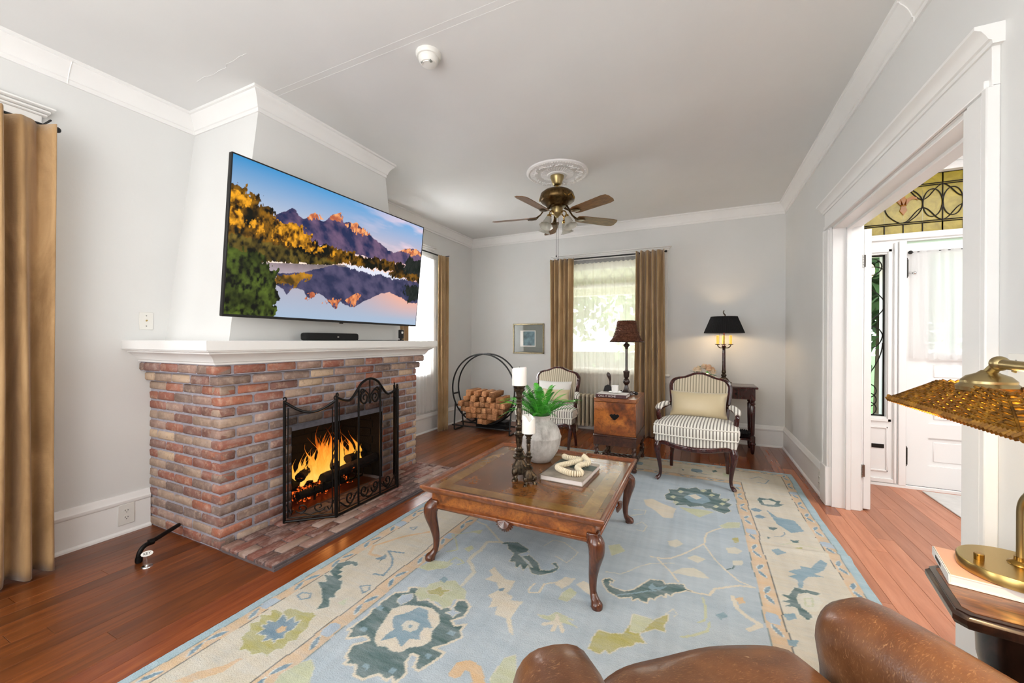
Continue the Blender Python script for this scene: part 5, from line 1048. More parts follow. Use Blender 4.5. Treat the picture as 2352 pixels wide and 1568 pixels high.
# ---------------------------------------------------------------- picture
PC = thing('framed_picture', 'small framed and matted picture under glass on the back wall', 'picture', (-2.367, YB, 1.291))
w2, h2, fw_ = .258, .231, .022
m_ = MB(); m_.box(-w2, w2, -.022, -.002, h2-fw_, h2, .004).box(-w2, w2, -.022, -.002, -h2, -h2+fw_, .004).box(-w2, -w2+fw_, -.022, -.002, -h2, h2, .004).box(w2-fw_, w2, -.022, -.002, -h2, h2, .004); obj('frame', m_, 'gilt', PC)
obj('mat_board', MB().box(-w2+.015, w2-.015, -.009, -.004, -h2+.015, h2-.015), 'mat_board', PC)
obj('print_border', MB().box(-.135, .12, -.0105, -.009, -.125, .125), 'paper', PC); obj('print', MB().box(-.085, .105, -.0115, -.0105, -.105, .11), 'picture_art', PC)
obj('glass', MB().box(-w2+.02, w2-.02, -.0135, -.0125, -h2+.02, h2-.02), 'pane_glass', PC)
# ---------------------------------------------------------------- radiator
RD = thing('radiator', 'cream painted cast iron column radiator under the back window', 'radiator', (-1.18, 5.40, 0))
sm = MB()
for yy in (-.05, 0, .05): sm.tube([(0, yy, .105), (0, yy, .13), (0, yy, .50), (0, yy, .525)], [.014, .021, .021, .012], 8, flat=(.9, 1))
sm.box(-.022, .022, -.072, .072, .475, .53, .018, 2).box(-.022, .022, -.072, .072, .09, .14, .018, 2)
sme = mesh_of(sm, 'radiator_paint')
for k in range(14): inst('section', sme, RD, (-.37+k*.0565, 0, 0))
for k in (-.37, .3645):
    for yy in (-.045, .045): obj('foot', MB().lathe([(.02, 0), (.016, .03), (.014, .1)], (k, yy, 0), 10), 'radiator_paint', RD)
# ---------------------------------------------------------------- firewood ring
FR = thing('firewood_ring', 'tall round black metal firewood holder standing in the far left corner', 'log holder', (-2.68, 4.80, 0))
for yy in (-.06, .09): obj('hoop', MB().tube([(.485*math.cos(2*PI*k/64), yy, .59+.485*math.sin(2*PI*k/64)) for k in range(64)], .011, 8, True), 'matte_black', FR)
for a in range(190, 351, 20): obj('slat', MB().box(-.012, .012, -.07, .10, -.002, .002).xf(Matrix.Translation((.478*math.cos(rad(a)), 0, .59+.478*math.sin(rad(a)))) @ Matrix.Rotation(rad(-a-90+180), 4, 'Y')), 'matte_black', FR)
for s_ in (-1, 1):
    obj('leg', MB().tube(smooth([(s_*.44, -.06, .37), (s_*.43, -.10, .06), (s_*.43, -.085, .011), (s_*.43, 0.0, .010), (s_*.43, .12, .011), (s_*.43, .13, .06), (s_*.44, .09, .37)], 5), .010, 8), 'matte_black', FR)
for yy in (-.105, .135): obj('rail', MB().tube([(-.46, yy, .075), (.46, yy, .075)], .010, 8), 'matte_black', FR)
obj('hoop_cleat', MB().box(-.03, .03, -.07, .1, .10, .11, .002), 'matte_black', FR)
lm = []
for k in range(4):
    q = MB(); n_ = 4
    a_ = ru(.034, .042); b_ = ru(.034, .042); q.box(-a_, a_, -.15, .15, -b_, b_, .007)
    for v in q.b.verts: v.co += Vector((ru(-.003, .003), ru(-.004, .004), ru(-.003, .003)))
    lm.append(mesh_of(q, 'log_wood', 50))
ORD = ['first', 'second', 'third', 'fourth', 'fifth', 'sixth', 'seventh', 'eighth', 'ninth', 'tenth', 'eleventh']
rows = [(.16, 3), (.235, 5), (.312, 6), (.388, 7), (.462, 5), (.535, 4)]; cnt = 0
for ri, (z, n_) in enumerate(rows):
    hw = math.sqrt(max(.01, .44**2-(z-.59)**2)); xs = [(-hw+.045)+(2*hw-.09)*k/(n_-1) for k in range(n_)] if ri < 4 else [-.25+k*.125+(.04 if ri == 5 else 0) for k in range(n_)]
    if ri < 4: n2 = int((2*hw-.02)/.082); xs = [-(n2-1)*.041+k*.082 for k in range(n2)]
    for k, xx in enumerate(xs):
        o = bpy.data.objects.new('firewood_log', lm[cnt % 4]); COL.link(o); o.location = (-2.66+xx+ru(-.003, .003), 4.815+ru(-.02, .02), z+ru(-.003, .003)); o.rotation_euler = (0, ru(-.25, .25) if ri > 3 else ru(-.06, .06), ru(-.05, .05)); cnt += 1
        tag(o, 'square cut orange brown firewood, %s row from the bottom, %s from the left' % (ORD[ri], ORD[k]), 'log', 'firewood in the round holder')
bb = thing('black_block', 'low black block on the floor under the firewood ring', 'box', (-2.70, 5.10, 0)); obj('body', MB().box(-.24, .24, -.10, .10, 0, .10, .008), 'box_black', bb); obj('rim', MB().box(-.245, .245, -.105, .105, .095, .108, .003), 'box_black', bb)  # plain low black block with a thin rim below the logs
# ---------------------------------------------------------------- armchairs
def cab(m_, x, y, zt, dx, dy, s=1.0, foot=.022):
    # cabriole leg : knee outwards, slim ankle, scroll foot
    pts = [(0, 0, zt), (.012, .012, zt*.86), (.010, .010, zt*.70), (-.004, -.004, zt*.45), (-.012, -.012, zt*.22), (-.006, -.006, zt*.09), (.010, .010, zt*.04), (.018, .018, 0)]
    rr = [.028, .031, .024, .0185, .014, .0135, foot*.85, foot*.8]
    P_ = smooth([(x+p[0]*dx*s, y+p[1]*dy*s, p[2]) for p in pts], 4); n = len(P_); R_ = [np.interp(i/(n-1)*7, range(8), rr)*s for i in range(n)]
    return m_.tube(P_, R_, 10)
def armchair(label, loc, rz, group='striped French armchairs'):
    t = thing('armchair', label, 'armchair', loc, rz, group)
    for sx in (-1, 1):
        obj('leg', cab(MB(), sx*.292, -.235, .35, sx, -1), 'mahogany', t)
        obj('leg', MB().tube(smooth([(sx*.235, .20, .36), (sx*.235, .20, .22), (sx*.245, .215, .1), (sx*.25, .235, 0)], 4), [.021]*6+[.017]*7, 8), 'mahogany', t)
    # seat rails
    fr_ = MB(); fr_.tube(smooth([(-.30, -.245, .335), (-.24, -.265, .345), (-.12, -.285, .322), (0, -.295, .314), (.12, -.285, .322), (.24, -.265, .345), (.30, -.245, .335)], 6), .019, 8, flat=(.8, 1.25))
    for sx in (-1, 1): fr_.tube(smooth([(sx*.30, -.245, .338), (sx*.31, -.05, .335), (sx*.245, .22, .345)], 6), .019, 8, flat=(.7, 1.2))
    fr_.tube([(-.245, .21, .345), (.245, .21, .345)], .018, 8); so = obj('seat_rail', fr_, 'mahogany', t)
    cv = MB(); cv.ball((0, -.30, .322), (.035, .014, .014), 10, 6)
    for k in range(5): cv.ball((-.075+k*.0375, -.302, .318+.006*(k % 2)), (.02, .01, .01), 8, 6)
    obj('carving', cv, 'mahogany', so)
    def seatpoly(g, n=10): # plan outline
        P_ = []
        for k in range(n+1): u = -1+2*k/n; P_.append((u*(.325+g), -.262-g-.035*math.cos(u*PI/2)))
        P_ += [(.335+g, -.12), (.30+g, .10), (.262+g, .235), (.0, .245+g*.2), (-.262-g, .235), (-.30-g, .10), (-.335-g, -.12)]; return P_
    def pad(zs, mat, nm, par=t):
        m_ = MB(); m_.rings([[(x*(s_), y*(s_)+oy, z+(wv*math.cos(x*9) if wv else 0)) for x, y in seatpoly(0)] for (s_, z, oy, wv) in zs]); return obj(nm, m_, mat, par, sharp=60)
    pad([(.90, .335, 0, .0), (.985, .338, 0, -.012), (.995, .355, 0, -.01), (.985, .408, 0, 0), (.9, .416, 0, 0)], 'stripe', 'upholstered_base')
    cu = pad([(.95, .412, -.005, 0), (1.015, .418, -.005, 0), (1.035, .445, -.005, 0), (1.035, .475, -.005, 0), (1.005, .502, -.005, 0), (.90, .520, -.005, 0), (.6, .532, -.005, 0), (.2, .536, -.005, 0)], 'stripe', 'seat_cushion')
    m_ = MB()
    for z, s_ in ((.418, 1.018), (.500, 1.010)): m_.tube([(x*s_, y*s_-.005, z) for x, y in seatpoly(0)], .006, 6, True)
    obj('piping', m_, 'piping', cu)
    # back
    lean = lambda z: .235+(z-.40)*.20
    half = [(.222, .40), (.235, .54), (.252, .68), (.262, .775), (.258, .818), (.235, .850), (.19, .866), (.13, .879), (.08, .900), (.04, .915), (0, .918)]
    outl = [(x, z) for x, z in half]+[(-x, z) for x, z in half[::-1][1:]]
    m_ = MB(); pts = smooth([(x, lean(z), z) for x, z in outl], 3); m_.tube(pts, .0250, 8, flat=(.9, 1.0)); m_.tube([(-.225, lean(.44), .44), (.225, lean(.44), .44)], .016, 8)
    bf = obj('back_frame', m_, 'mahogany', t)
    m_ = MB(); m_.ball((0, lean(.925)-.012, .918), (.05, .015, .014), 12, 6)
    for s_ in (-1, 1): m_.ball((s_*.04, lean(.91)-.015, .910), (.026, .01, .01), 8, 6)
    obj('crest_carving', m_, 'mahogany', bf)
    inn = [(x*.93, .44+(z-.40)*.955-.0) for x, z in half]; inn = inn+[(-x, z) for x, z in inn[::-1][1:]]
    cxz = (0, .68)
    m_ = MB(); rsn = []
    for s_, dy in ((1, .018), (1, -.006), (.97, -.020), (.85, -.034), (.5, -.042), (.05, -.044)): rsn.append([(x*s_, lean(cxz[1]+(z-cxz[1])*s_)+dy, cxz[1]+(z-cxz[1])*s_) for x, z in inn])
    bp = obj('back_upholstery', m_.rings(rsn), 'stripe_back', t, sharp=60)
    obj('back_piping', MB().tube([(x*1.0, lean(z)-.012, z) for x, z in inn], .005, 6, True), 'piping', bp)
    for sx in (-1, 1):
        a_ = obj('arm', MB().tube(smooth([(sx*.25, lean(.63)-.01, .63), (sx*.295, .12, .615), (sx*.325, -.02, .60), (sx*.325, -.085, .585), (sx*.322, -.09, .555)], 5), .018, 8), 'mahogany', t)
        obj('arm_support', MB().tube(smooth([(sx*.322, -.088, .565), (sx*.315, -.06, .50), (sx*.32, -.075, .42), (sx*.315, -.10, .35)], 5), [.022]*8+[.019]*8, 8), 'mahogany', a_)
        obj('arm_pad', MB().tube(smooth([(sx*.275, .165, .635), (sx*.30, .08, .638), (sx*.322, -.01, .628), (sx*.328, -.065, .612)], 5), [.012]+[.030]*14+[.014], 10, flat=(1, .8)), 'stripe', a_)
    return t
ac = armchair('striped carved wood armchair with a gold lumbar cushion, right of the wooden chest', (-.015, 4.035, .012), rad(-4.5))
dup(ac, (-1.575, 4.40, .0), rad(2), 'striped French armchair with carved dark wood frame behind the fern, left of the chest')
def pillow(name, label, loc, rot, w_, h_, t_, mat, cat='cushion', group=None):
    m_ = MB(); n = 16
    def P_(u, v, s_):
        a, b = 2*u-1, 2*v-1; e = max(0, (1-abs(a)**2.6)*(1-abs(b)**2.6))**.5; pinch = 1-.06*(1-abs(b)**2)*abs(a)**6-.0; pin2 = 1-.08*(1-a*a)*abs(b)**6
        return (a*w_/2*pinch, s_*e*t_/2, b*h_/2*pin2+.003*math.sin(a*13+b*7)*e)
    m_.grid(lambda u, v: P_(u, v, 1), n, n).grid(lambda u, v: P_(u, v, -1), n, n); bmesh.ops.remove_doubles(m_.b, verts=m_.b.verts, dist=.0005)
    o = obj(name, m_, mat, None, loc, sharp=80, rot=rot); return tag(o, label, cat, group)
pillow('lumbar_pillow', 'gold satin lumbar cushion on the armchair right of the chest', (-.005, 4.185, .655), (rad(-14), 0, rad(-4.5)), .50, .25, .13, 'satin_gold')
pillow('square_pillow', 'white cushion against the back of the armchair behind the fern', (-1.585, 4.575, .655), (rad(-14), 0, rad(2)), .42, .24, .11, 'white_linen')
pillow('lumbar_pillow', 'small tan cushion in front of the white cushion behind the fern', (-1.53, 4.47, .615), (rad(-16), 0, rad(2)), .34, .15, .09, 'satin_gold')
# ---------------------------------------------------------------- coffee table
CT = thing('coffee_table', 'large square burl wood coffee table with a raised tray rim and cabriole legs', 'table', (-.905, 2.33, .011))
def sq(g): return [(-.497-g, -.505-g), (-.497-g, .505+g), (.497+g, .505+g), (.497+g, -.505-g)]
TZ = .414
m_ = MB(); m_.sweep(sq(0), [(-.022, .428), (-.018, .432), (-.010, .4285), (-.003, .423), (.006, .4135), (.012, .4135), (.012, .392), (-.002, .392), (-.006, .397), (-.012, .402), (-.016, .410), (-.022, .418)], True); obj('tray_rim', m_, 'table_wood', CT, sharp=50)
obj('top_panel', MB().box(-.488, .488, -.496, .496, .398, TZ), 'burl_top', CT)
m_ = MB(); a_, b_ = .385, .393
for q in ((-a_-.075, -a_, -b_-.075, b_+.075), (a_, a_+.075, -b_-.075, b_+.075), (-a_, a_, -b_-.075, -b_), (-a_, a_, b_, b_+.075)): m_.box(*q, TZ-.001, TZ+.0006)
obj('banding', m_, 'burl_band', CT)
m_ = MB(); m_.sweep(sq(-.028), [(0, .40), (.0, .318), (.018, .318), (.018, .40)], True); obj('apron', m_, 'burl_apron', CT)
m_ = MB(); m_.sweep(sq(-.022), [(0, .322), (-.006, .316), (-.006, .306), (.0, .296), (.01, .292), (.024, .292), (.024, .322)], True); obj('lower_rail', m_, 'table_wood', CT, sharp=60)
for sx in (-1, 1):
    for sy in (-1, 1):
        m_ = MB(); s_ = 1.0; X_, Y_ = sx*.455, sy*.462
        pts = [(0, 0, .318), (.018, .018, .295), (.020, .020, .255), (.008, .008, .19), (-.002, -.002, .12), (.0, .0, .06), (.012, .012, .03), (.022, .022, .012), (.022, .022, 0)]
        rr = [.036, .041, .037, .027, .020, .016, .021, .030, .026]
        Pp_ = smooth([(X_+p[0]*sx, Y_+p[1]*sy, p[2]) for p in pts], 4); n = len(Pp_); m_.tube(Pp_, [float(np.interp(i/(n-1)*8, range(9), rr)) for i in range(n)], 14)
        m_.box(X_-.028+sx*.0, X_+.028, Y_-.028, Y_+.028, .292, .345, .004)
        lg = obj('leg', m_, 'leg_wood', CT, sharp=50)
        m_ = MB()
        for k in range(-2, 3):
            for nx, ny in ((sx, 0), (0, sy)):
                tx, ty = (0, 1) if nx else (1, 0)
                m_.tube([(X_+sx*.014+nx*.030+tx*k*.005, Y_+sy*.014+ny*.030+ty*k*.005, .305), (X_+sx*.014+nx*.032+tx*k*.009, Y_+sy*.014+ny*.032+ty*k*.009, .265), (X_+sx*.006+nx*.024+tx*k*.003, Y_+sy*.006+ny*.024+ty*k*.003, .21)], [.003, .005, .002], 6)
        obj('carved_shell', m_, 'leg_wood', lg)
for (cx_, cy_, ax) in ((0, -.487, 'y'), (0, .487, 'y'), (-.479, 0, 'x'), (.479, 0, 'x')):
    m_ = MB(); s_ = -1 if (cy_ < 0 or cx_ < 0) else 1
    for k in range(-5, 6):
        a = k*.26; px, pz = .052*math.sin(a), -.055*math.cos(a)-.0
        if ax == 'y': m_.tube([(cx_, cy_+s_*.008, .318), (cx_+px*.6, cy_+s_*.018, .318+pz*.6), (cx_+px, cy_+s_*.006, .318+pz)], [.004, .009, .004], 6)
        else: m_.tube([(cx_+s_*.008, cy_, .318), (cx_+s_*.018, cy_+px*.6, .318+pz*.6), (cx_+s_*.006, cy_+px, .318+pz)], [.004, .009, .004], 6)
    obj('shell_carving', m_, 'leg_wood', CT)
TT = .011+TZ+.0006
# vase and fern
VA = thing('stone_vase', 'round rough grey white stone vase holding the fern on the coffee table', 'vase', (-.995, 2.575, TT))
obj('body', MB().lathe([(.062, 0), (.072, .004), (.092, .03), (.120, .075), (.138, .125), (.143, .165), (.146, .172), (.146, .178), (.142, .184), (.134, .215), (.115, .25), (.088, .275), (.072, .285), (.068, .295), (.070, .312), (.074, .316), (.072, .320), (.064, .318), (.060, .30), (.06, .27), (.0, .265)], seg=44), 'stone_vase', VA, sharp=60)
obj('soil', MB().lathe([(.060, .29), (.0, .295)], seg=20), 'soil', VA)
FE = thing('fern_plant', 'bright green fern growing out of the stone vase', 'plant', (-.995, 2.575, TT+.295))
rs = random.Random(4)
def frond(az, ln, rise, droop, w0):
    m_ = MB(); n = 24; pts = []
    for k in range(n+1):
        t = k/n; r_ = .02+ln*t*(.85+.15*t); z = rise*math.sin(min(1, t*1.0)*PI*.5)*1.0-droop*t*t; pts.append(Vector((r_*math.cos(az), r_*math.sin(az), z)))
    m_.tube(pts, [.0022*(1-.7*k/n) for k in range(n+1)], 4)
    side0 = Vector((-math.sin(az), math.cos(az), 0))
    for k in range(2, n+1):
        p = pts[k]; d = (pts[k]-pts[k-1]).normalized(); t = k/n; L_ = w0*math.sin(PI*min(1, (t*.88+.14)))**.7
        for s_ in (-1, 1):
            e = (side0*s_+d*.55+Vector((0, 0, -.12))).normalized(); up = d.cross(side0*s_); hw = .0034
            a0, a1 = p-d*hw, p+d*hw; mid = p+e*L_*.55; tip = p+e*L_
            q = [a0, mid-d*hw*.9, tip, mid+d*hw*.9, a1]; vs = [m_.b.verts.new(v) for v in q]; m_.b.faces.new(vs)
    return m_
for k in range(60):
    az = k*2.39996+rs.uniform(-.2, .2); inner = k < 16
    ln = rs.uniform(.08, .16) if inner else rs.uniform(.19, .29); rise = rs.uniform(.16, .24) if inner else rs.uniform(.09, .2); droop = 0 if inner else (rs.uniform(.05, .13) if k % 9 == 0 else rs.uniform(.0, .05))
    obj('frond', frond(az, ln, rise, droop, rs.uniform(.026, .040)), 'fern_green' if k % 3 else 'fern_dark', FE, recalc=False)
# candlesticks
def candlestick(label, loc, h, s, base, cr, ch, clabel, rz=0, melt=False):
    t = thing('candlestick', label, 'candlestick', loc, rz, 'bronze candlesticks')
    zb = base
    for k in range(3):
        a = k*2*PI/3+.4; ca_, sa_ = math.cos(a), math.sin(a)
        m_ = MB(); m_.tube(smooth([(.012*ca_*s, .012*sa_*s, zb*.92), (.03*ca_*s, .03*sa_*s, zb*.72), (.046*ca_*s, .046*sa_*s, zb*.5), (.035*ca_*s, .035*sa_*s, zb*.3), (.042*ca_*s, .042*sa_*s, zb*.12), (.055*ca_*s, .055*sa_*s, .006)], 4), [.012*s+.004]*6+[.018*s]*6+[.012*s]*9, 8)
        m_.ball((.05*ca_*s, .05*sa_*s, zb*.46), (.02*s, .02*s, .026*s), 10, 8); m_.lathe([(.016*s, 0), (.014*s, .008)], (.055*ca_*s, .055*sa_*s, 0), 10); obj('foot', m_, 'aged_bronze', t)
    m_ = MB(); m_.lathe([(.034*s, zb*.25), (.04*s, zb*.5), (.026*s, zb*.85), (.02*s, zb)], seg=12); obj('plinth', m_, 'aged_bronze', t)
    hh_ = h-zb; f = lambda q: zb+hh_*q
    prof = [(.020, 0), (.036, .02), (.038, .045), (.030, .055), (.022, .06), (.026, .085), (.018, .10), (.022, .12), (.028, .135), (.018, .15), (.014, .17), (.020, .24), (.022, .30), (.024, .31), (.030, .33), (.032, .35), (.020, .365), (.016, .39), (.021, .42), (.024, .435), (.015, .455), (.018, .47), (.012, .50), (.015, .56), (.017, .66), (.014, .70), (.020, .715), (.014, .73), (.020, .75), (.014, .77), (.020, .79), (.013, .81), (.022, .83), (.025, .845), (.018, .86), (.021, .90), (.032, .93), (.034, .95), (.028, .955), (.034, .975), (.042, 1.0), (.038, 1.0), (.0, .985)]
    obj('stem', MB().lathe([(r_*s, f(q)) for r_, q in prof], seg=20, mod=lambda an, i: 1+(.08*math.cos(6*an) if i >= len(prof)-4 else 0)), 'aged_bronze', t, sharp=30)
    m_ = MB(); r_ = cr
    tp = [(r_, 0), (r_*1.01, .006), (r_, ch*.5), (r_*.99, ch*.94), (r_*.9, ch), (r_*.62, ch*.985), (.0, ch*.96)]
    m_.lathe(tp, seg=28)
    if melt:
        for v in m_.b.verts:
            if v.co.z > ch*.85: v.co.z -= .035*math.exp(-((v.co.x-.018)/.016)**2)*(1 if v.co.y < .03 else .4)
    else:
        for v in m_.b.verts:
            if v.co.z > ch*.85: v.co.z += v.co.x*.1
    c_ = thing('pillar_candle', clabel, 'candle', (loc[0], loc[1], loc[2]+h-.002), 0, 'white pillar candles'); obj('wax_body', m_, 'wax', c_); obj('wick', MB().tube([(0, 0, ch*.93), (.001, 0, ch*.93+.014)], .0012, 5), 'lead', c_)
    return t
candlestick('tall ornate bronze candlestick left of the vase', (-.985, 2.195, TT), .565, 1.0, .115, .0445, .108, 'white pillar candle on the taller candlestick')
candlestick('shorter ornate bronze candlestick in front of the tall one', (-.893, 2.125, TT), .300, .72, .085, .039, .105, 'melted white pillar candle on the shorter candlestick', melt=True)
# book and beads on the table
BK = thing('art_book', 'large hardcover book with a dark green title patch under the bead strand', 'book', (-.722, 2.405, TT), rad(-3))
obj('pages', MB().box(-.128, .130, -.178, .178, .003, .027), 'page_edge', BK); m_ = MB(); m_.box(-.134, .134, -.182, .182, 0, .003).box(-.134, .134, -.182, .182, .027, .0302).box(-.134, -.129, -.182, .182, 0, .0302, .001)
co_ = obj('cover', m_, 'book_cover', BK); obj('title_patch', MB().box(-.02, .133, .02, .125, .0302, .0306), 'book_green', BK)
obj('title_patch', MB().box(-.133, -.06, .06, .181, .0302, .0306), 'book_green', BK)
for k in range(5): obj('title_stroke', MB().box(.02+k*.012, .028+k*.012, .07, .073+.006*(k % 2), .0306, .0309), 'text_white', BK)
BG = thing('bead_strand', 'looped strand of cream ribbed bone beads with a tassel on the book', 'decor', (-.70, 2.40, TT+.0305))
bmx = MB().lathe([(.006, -.0056), (.0145, -.0052), (.0178, -.0025), (.0185, 0), (.0178, .0025), (.0145, .0052), (.006, .0056)], seg=14); bme_ = mesh_of(bmx, 'bone_bead')
lp = smooth([(-.13, .20, .015), (-.10, .175, .017), (-.06, .165, .019), (0.0, .15, .019), (-.045, .06, .019), (-.09, -.02, .019), (-.085, -.065, .019), (-.04, -.10, .019), (.02, -.125, .019), (.07, -.10, .019), (.045, -.05, .019), (.02, .0, .019), (.03, .06, .019), (.06, .10, .021), (.05, .135, .030), (.01, .165, .045)], 30)
acc = 0; last = lp[0]; pos = [(lp[0], lp[1]-lp[0])]
for a, b in zip(lp[:-1], lp[1:]):
    acc += (b-a).length
    if acc >= .0118: pos.append((b, b-a)); acc = 0
for p, d in pos: o = inst('bead', bme_, BG, p); o.rotation_euler = d.to_track_quat('Z', 'Y').to_euler()
m_ = MB()
for k in range(26): a = ru(-.35, .35); m_.tube([(-.13, .20, .014), (-.17+ru(-.01, .01), .235+a*.05, .008+ru(0, .008)), (-.21+ru(-.01, .01), .26+a*.12, .0015+ru(0, .006)-.0305+.0305)], .0012, 4)
m_.xf(Matrix.Translation((0, 0, 0))); obj('tassel', m_, 'tassel', BG)
m_ = MB()
for k in range(16): m_.tube([(.01, .165, .045), (.02+ru(-.012, .02), .185+ru(-.01, .01), .055+ru(-.01, .012))], .0012, 4)
obj('end_tuft', m_, 'tassel', BG)
# ---------------------------------------------------------------- chest on stand
CH = thing('chest_on_stand', 'burl wood box chest on a twisted leg stand between the armchairs', 'chest', (-.73, 4.17, .011))
cz = -.011
obj('body', MB().box(-.198, .198, -.310, .310, .352+cz, .668+cz, .003), 'burl_chest', CH)
obj('lid', MB().box(-.201, .201, -.313, .313, .670+cz, .705+cz, .004), 'chest_side', CH)
m_ = MB(); m_.box(-.208, .208, -.322, .322, .335+cz, .352+cz, .005).box(-.203, .203, -.316, .316, .250+cz, .335+cz, .003); obj('stand_frame', m_, 'stand_wood', CH)
m_ = MB(); m_.prism([(-.048, .545), (-.03, .558), (-.012, .552), (0, .562), (.012, .552), (.03, .558), (.048, .545), (.030, .522), (0, .498), (-.030, .522)], 'y', -.316, -.310); m_.xf(Matrix.Translation((0, 0, cz))); kp = obj('escutcheon', m_, 'black_iron', CH)
obj('drop_handle', MB().tube([(-.02, -.318, .525+cz), (-.012, -.328, .508+cz), (.012, -.328, .508+cz), (.02, -.318, .525+cz)], .003, 6), 'black_iron', kp)
for sx in (-1, 1):
    for sy in (-1, 1):
        X_, Y_ = sx*.178, sy*.29
        m_ = MB(); m_.lathe([(.012, 0), (.026, .008), (.028, .028), (.016, .042), (.022, .05)], (X_, Y_, 0), 16)
        m_.box(X_-.022, X_+.022, Y_-.022, Y_+.022, .048, .092, .003)
        rr = []; 
        for k in range(25):
            z = .092+.15*k/24; ring = []
            for j in range(16): a = 2*PI*j/16; r_ = .019+.006*math.cos(2*(a-k*.42)); ring.append((X_+r_*math.cos(a), Y_+r_*math.sin(a), z))
            rr.append(ring)
        m_.rings(rr); obj('leg', m_, 'stand_wood', CH)
for a, b in (((-.178, -.29, .07), (-.178, .29, .07)), ((.178, -.29, .07), (.178, .29, .07)), ((-.178, 0, .07), (.178, 0, .07))):
    A, B = Vector(a), Vector(b); d = (B-A).normalized(); sd_ = d.cross(Vector((0, 0, 1))); rr = []
    for k in range(41):
        c_ = A.lerp(B, k/40); rr.append([tuple(c_+(sd_*math.cos(2*PI*j/12)+Vector((0, 0, 1))*math.sin(2*PI*j/12))*(.013+.004*math.cos(2*(2*PI*j/12-k*.45)))) for j in range(12)])
    obj('stretcher', MB().rings(rr), 'stand_wood', CH)
CTZ = .7065
b_ = thing('hardcover_book', 'maroon hardcover book lying on the wooden chest under a cup and saucer', 'book', (-.768, 3.985, CTZ), rad(-2))
obj('pages', MB().box(-.140, .143, -.10, .10, .004, .030), 'page_edge', b_); m_ = MB(); m_.box(-.148, .148, -.106, .106, 0, .004).box(-.148, .148, -.106, .106, .030, .034).box(-.148, .148, -.108, -.102, 0, .034, .002); obj('cover', m_, 'book_maroon', b_)
obj('top_sheet', MB().box(-.144, .144, -.1, .104, .0341, .0345), 'paper', b_)
text('spine_lettering', 'CALL IT HOME', .026, 'text_white', b_, (-.035, -.1085, .017), (PI/2, 0, 0))
text('spine_small_lettering', '- - - - -', .014, 'text_white', b_, (.085, -.1085, .017), (PI/2, 0, 0))
BT = CTZ+.035
s_ = thing('saucer', 'small white saucer with a scalloped rim on the maroon book', 'saucer', (-.752, 4.00, BT)); obj('dish', MB().lathe([(.025, 0), (.03, .002), (.052, .008), (.064, .014), (.062, .016), (.05, .011), (.0, .006)], seg=36, mod=lambda a, i: 1+(.03*math.cos(12*a) if i in (3, 4) else 0)), 'porcelain', s_)
s_ = thing('white_cup', 'plain white cup standing on the saucer', 'cup', (-.752, 4.00, BT+.007)); obj('body', MB().lathe([(.026, 0), (.032, .003), (.034, .03), (.0345, .070), (.0325, .070), (.031, .02), (.0, .012)], seg=32), 'porcelain', s_)
SP = thing('hearth_scoop', 'black metal scoop with a dark wooden handle standing behind the cup', 'scoop', (-.865, 4.20, CTZ))
m_ = MB(); m_.prism([(-.05, 0), (.05, 0), (.045, .05), (.03, .085), (.0, .095), (-.03, .08)], 'y', -.012, .004); obj('pan', m_, 'matte_black', SP)
obj('handle', MB().tube(smooth([(.022, -.004, .085), (.024, -.004, .13), (.018, -.004, .17), (.006, -.004, .205), (.002, -.004, .225)], 4), [.008]*5+[.011, .013, .015, .017, .019, .020, .020, .019, .017, .014, .009, .004], 10), 'dark_walnut', SP)
# turned table lamp with a woven shade
L1 = thing('table_lamp', 'dark turned table lamp with a brown woven bell shade on the wooden chest', 'lamp', (-.675, 4.20, CTZ))
m_ = MB()
m_.lathe([(.075, .0), (.078, .008), (.060, .020), (.048, .030), (.030, .055), (.022, .085), (.020, .095)], seg=4); m_.xf(Matrix.Rotation(rad(40), 4, 'Z'))
obj('base', m_, 'dark_walnut', L1, sharp=50)
for k in range(4): a = rad(40+90*k); obj('foot', MB().tube([(.05*math.cos(a), .05*math.sin(a), .018), (.085*math.cos(a), .085*math.sin(a), .016), (.10*math.cos(a), .10*math.sin(a), .022)], [.018, .014, .016], 8), 'dark_walnut', L1)
obj('stem', MB().lathe([(.018, .09), (.016, .10), (.030, .118), (.036, .135), (.030, .155), (.016, .168), (.022, .178), (.028, .19), (.030, .225), (.034, .236), (.030, .246), (.016, .25), (.013, .27), (.013, .47), (.017, .475), (.014, .482), (.022, .495), (.034, .51), (.024, .522), (.014, .53), (.012, .555)], seg=20), 'dark_walnut', L1)
def woven_shade(prof, n_rib, n_w, rw, mat, par, sx=1, sy=1, square=False):
    # prof: (radius,z) from bottom to top ; horizontal strands weave over ribs
    m_ = MB(); P_ = np.array(prof)
    for w_ in range(n_w+1):
        t = w_/n_w; r_ = np.interp(t, np.linspace(0, 1, len(P_)), P_[:, 0]); z = np.interp(t, np.linspace(0, 1, len(P_)), P_[:, 1]); N = n_rib*4
        m_.tube([((r_+.002*math.cos(k*PI/2+w_*PI))*math.cos(2*PI*k/N), (r_+.002*math.cos(k*PI/2+w_*PI))*math.sin(2*PI*k/N), z) for k in range(N)], rw, 4, True)
    return obj('weave', m_, mat, par)
sprof = [(.168, .545), (.150, .565), (.132, .60), (.118, .64), (.105, .69), (.096, .735), (.088, .757)]
shd = obj('lamp_shade', MB().lathe([(r-.004, z) for r, z in sprof], seg=44, cap=False), 'wicker_brown', L1, recalc=True)
woven_shade(sprof, 26, 20, .0042, 'wicker_brown', shd)
obj('rim', MB().tube([(.168*math.cos(2*PI*k/48), .168*math.sin(2*PI*k/48), .545) for k in range(48)], .005, 6, True).tube([(.088*math.cos(2*PI*k/40), .088*math.sin(2*PI*k/40), .757) for k in range(40)], .004, 6, True), 'dark_walnut', shd)
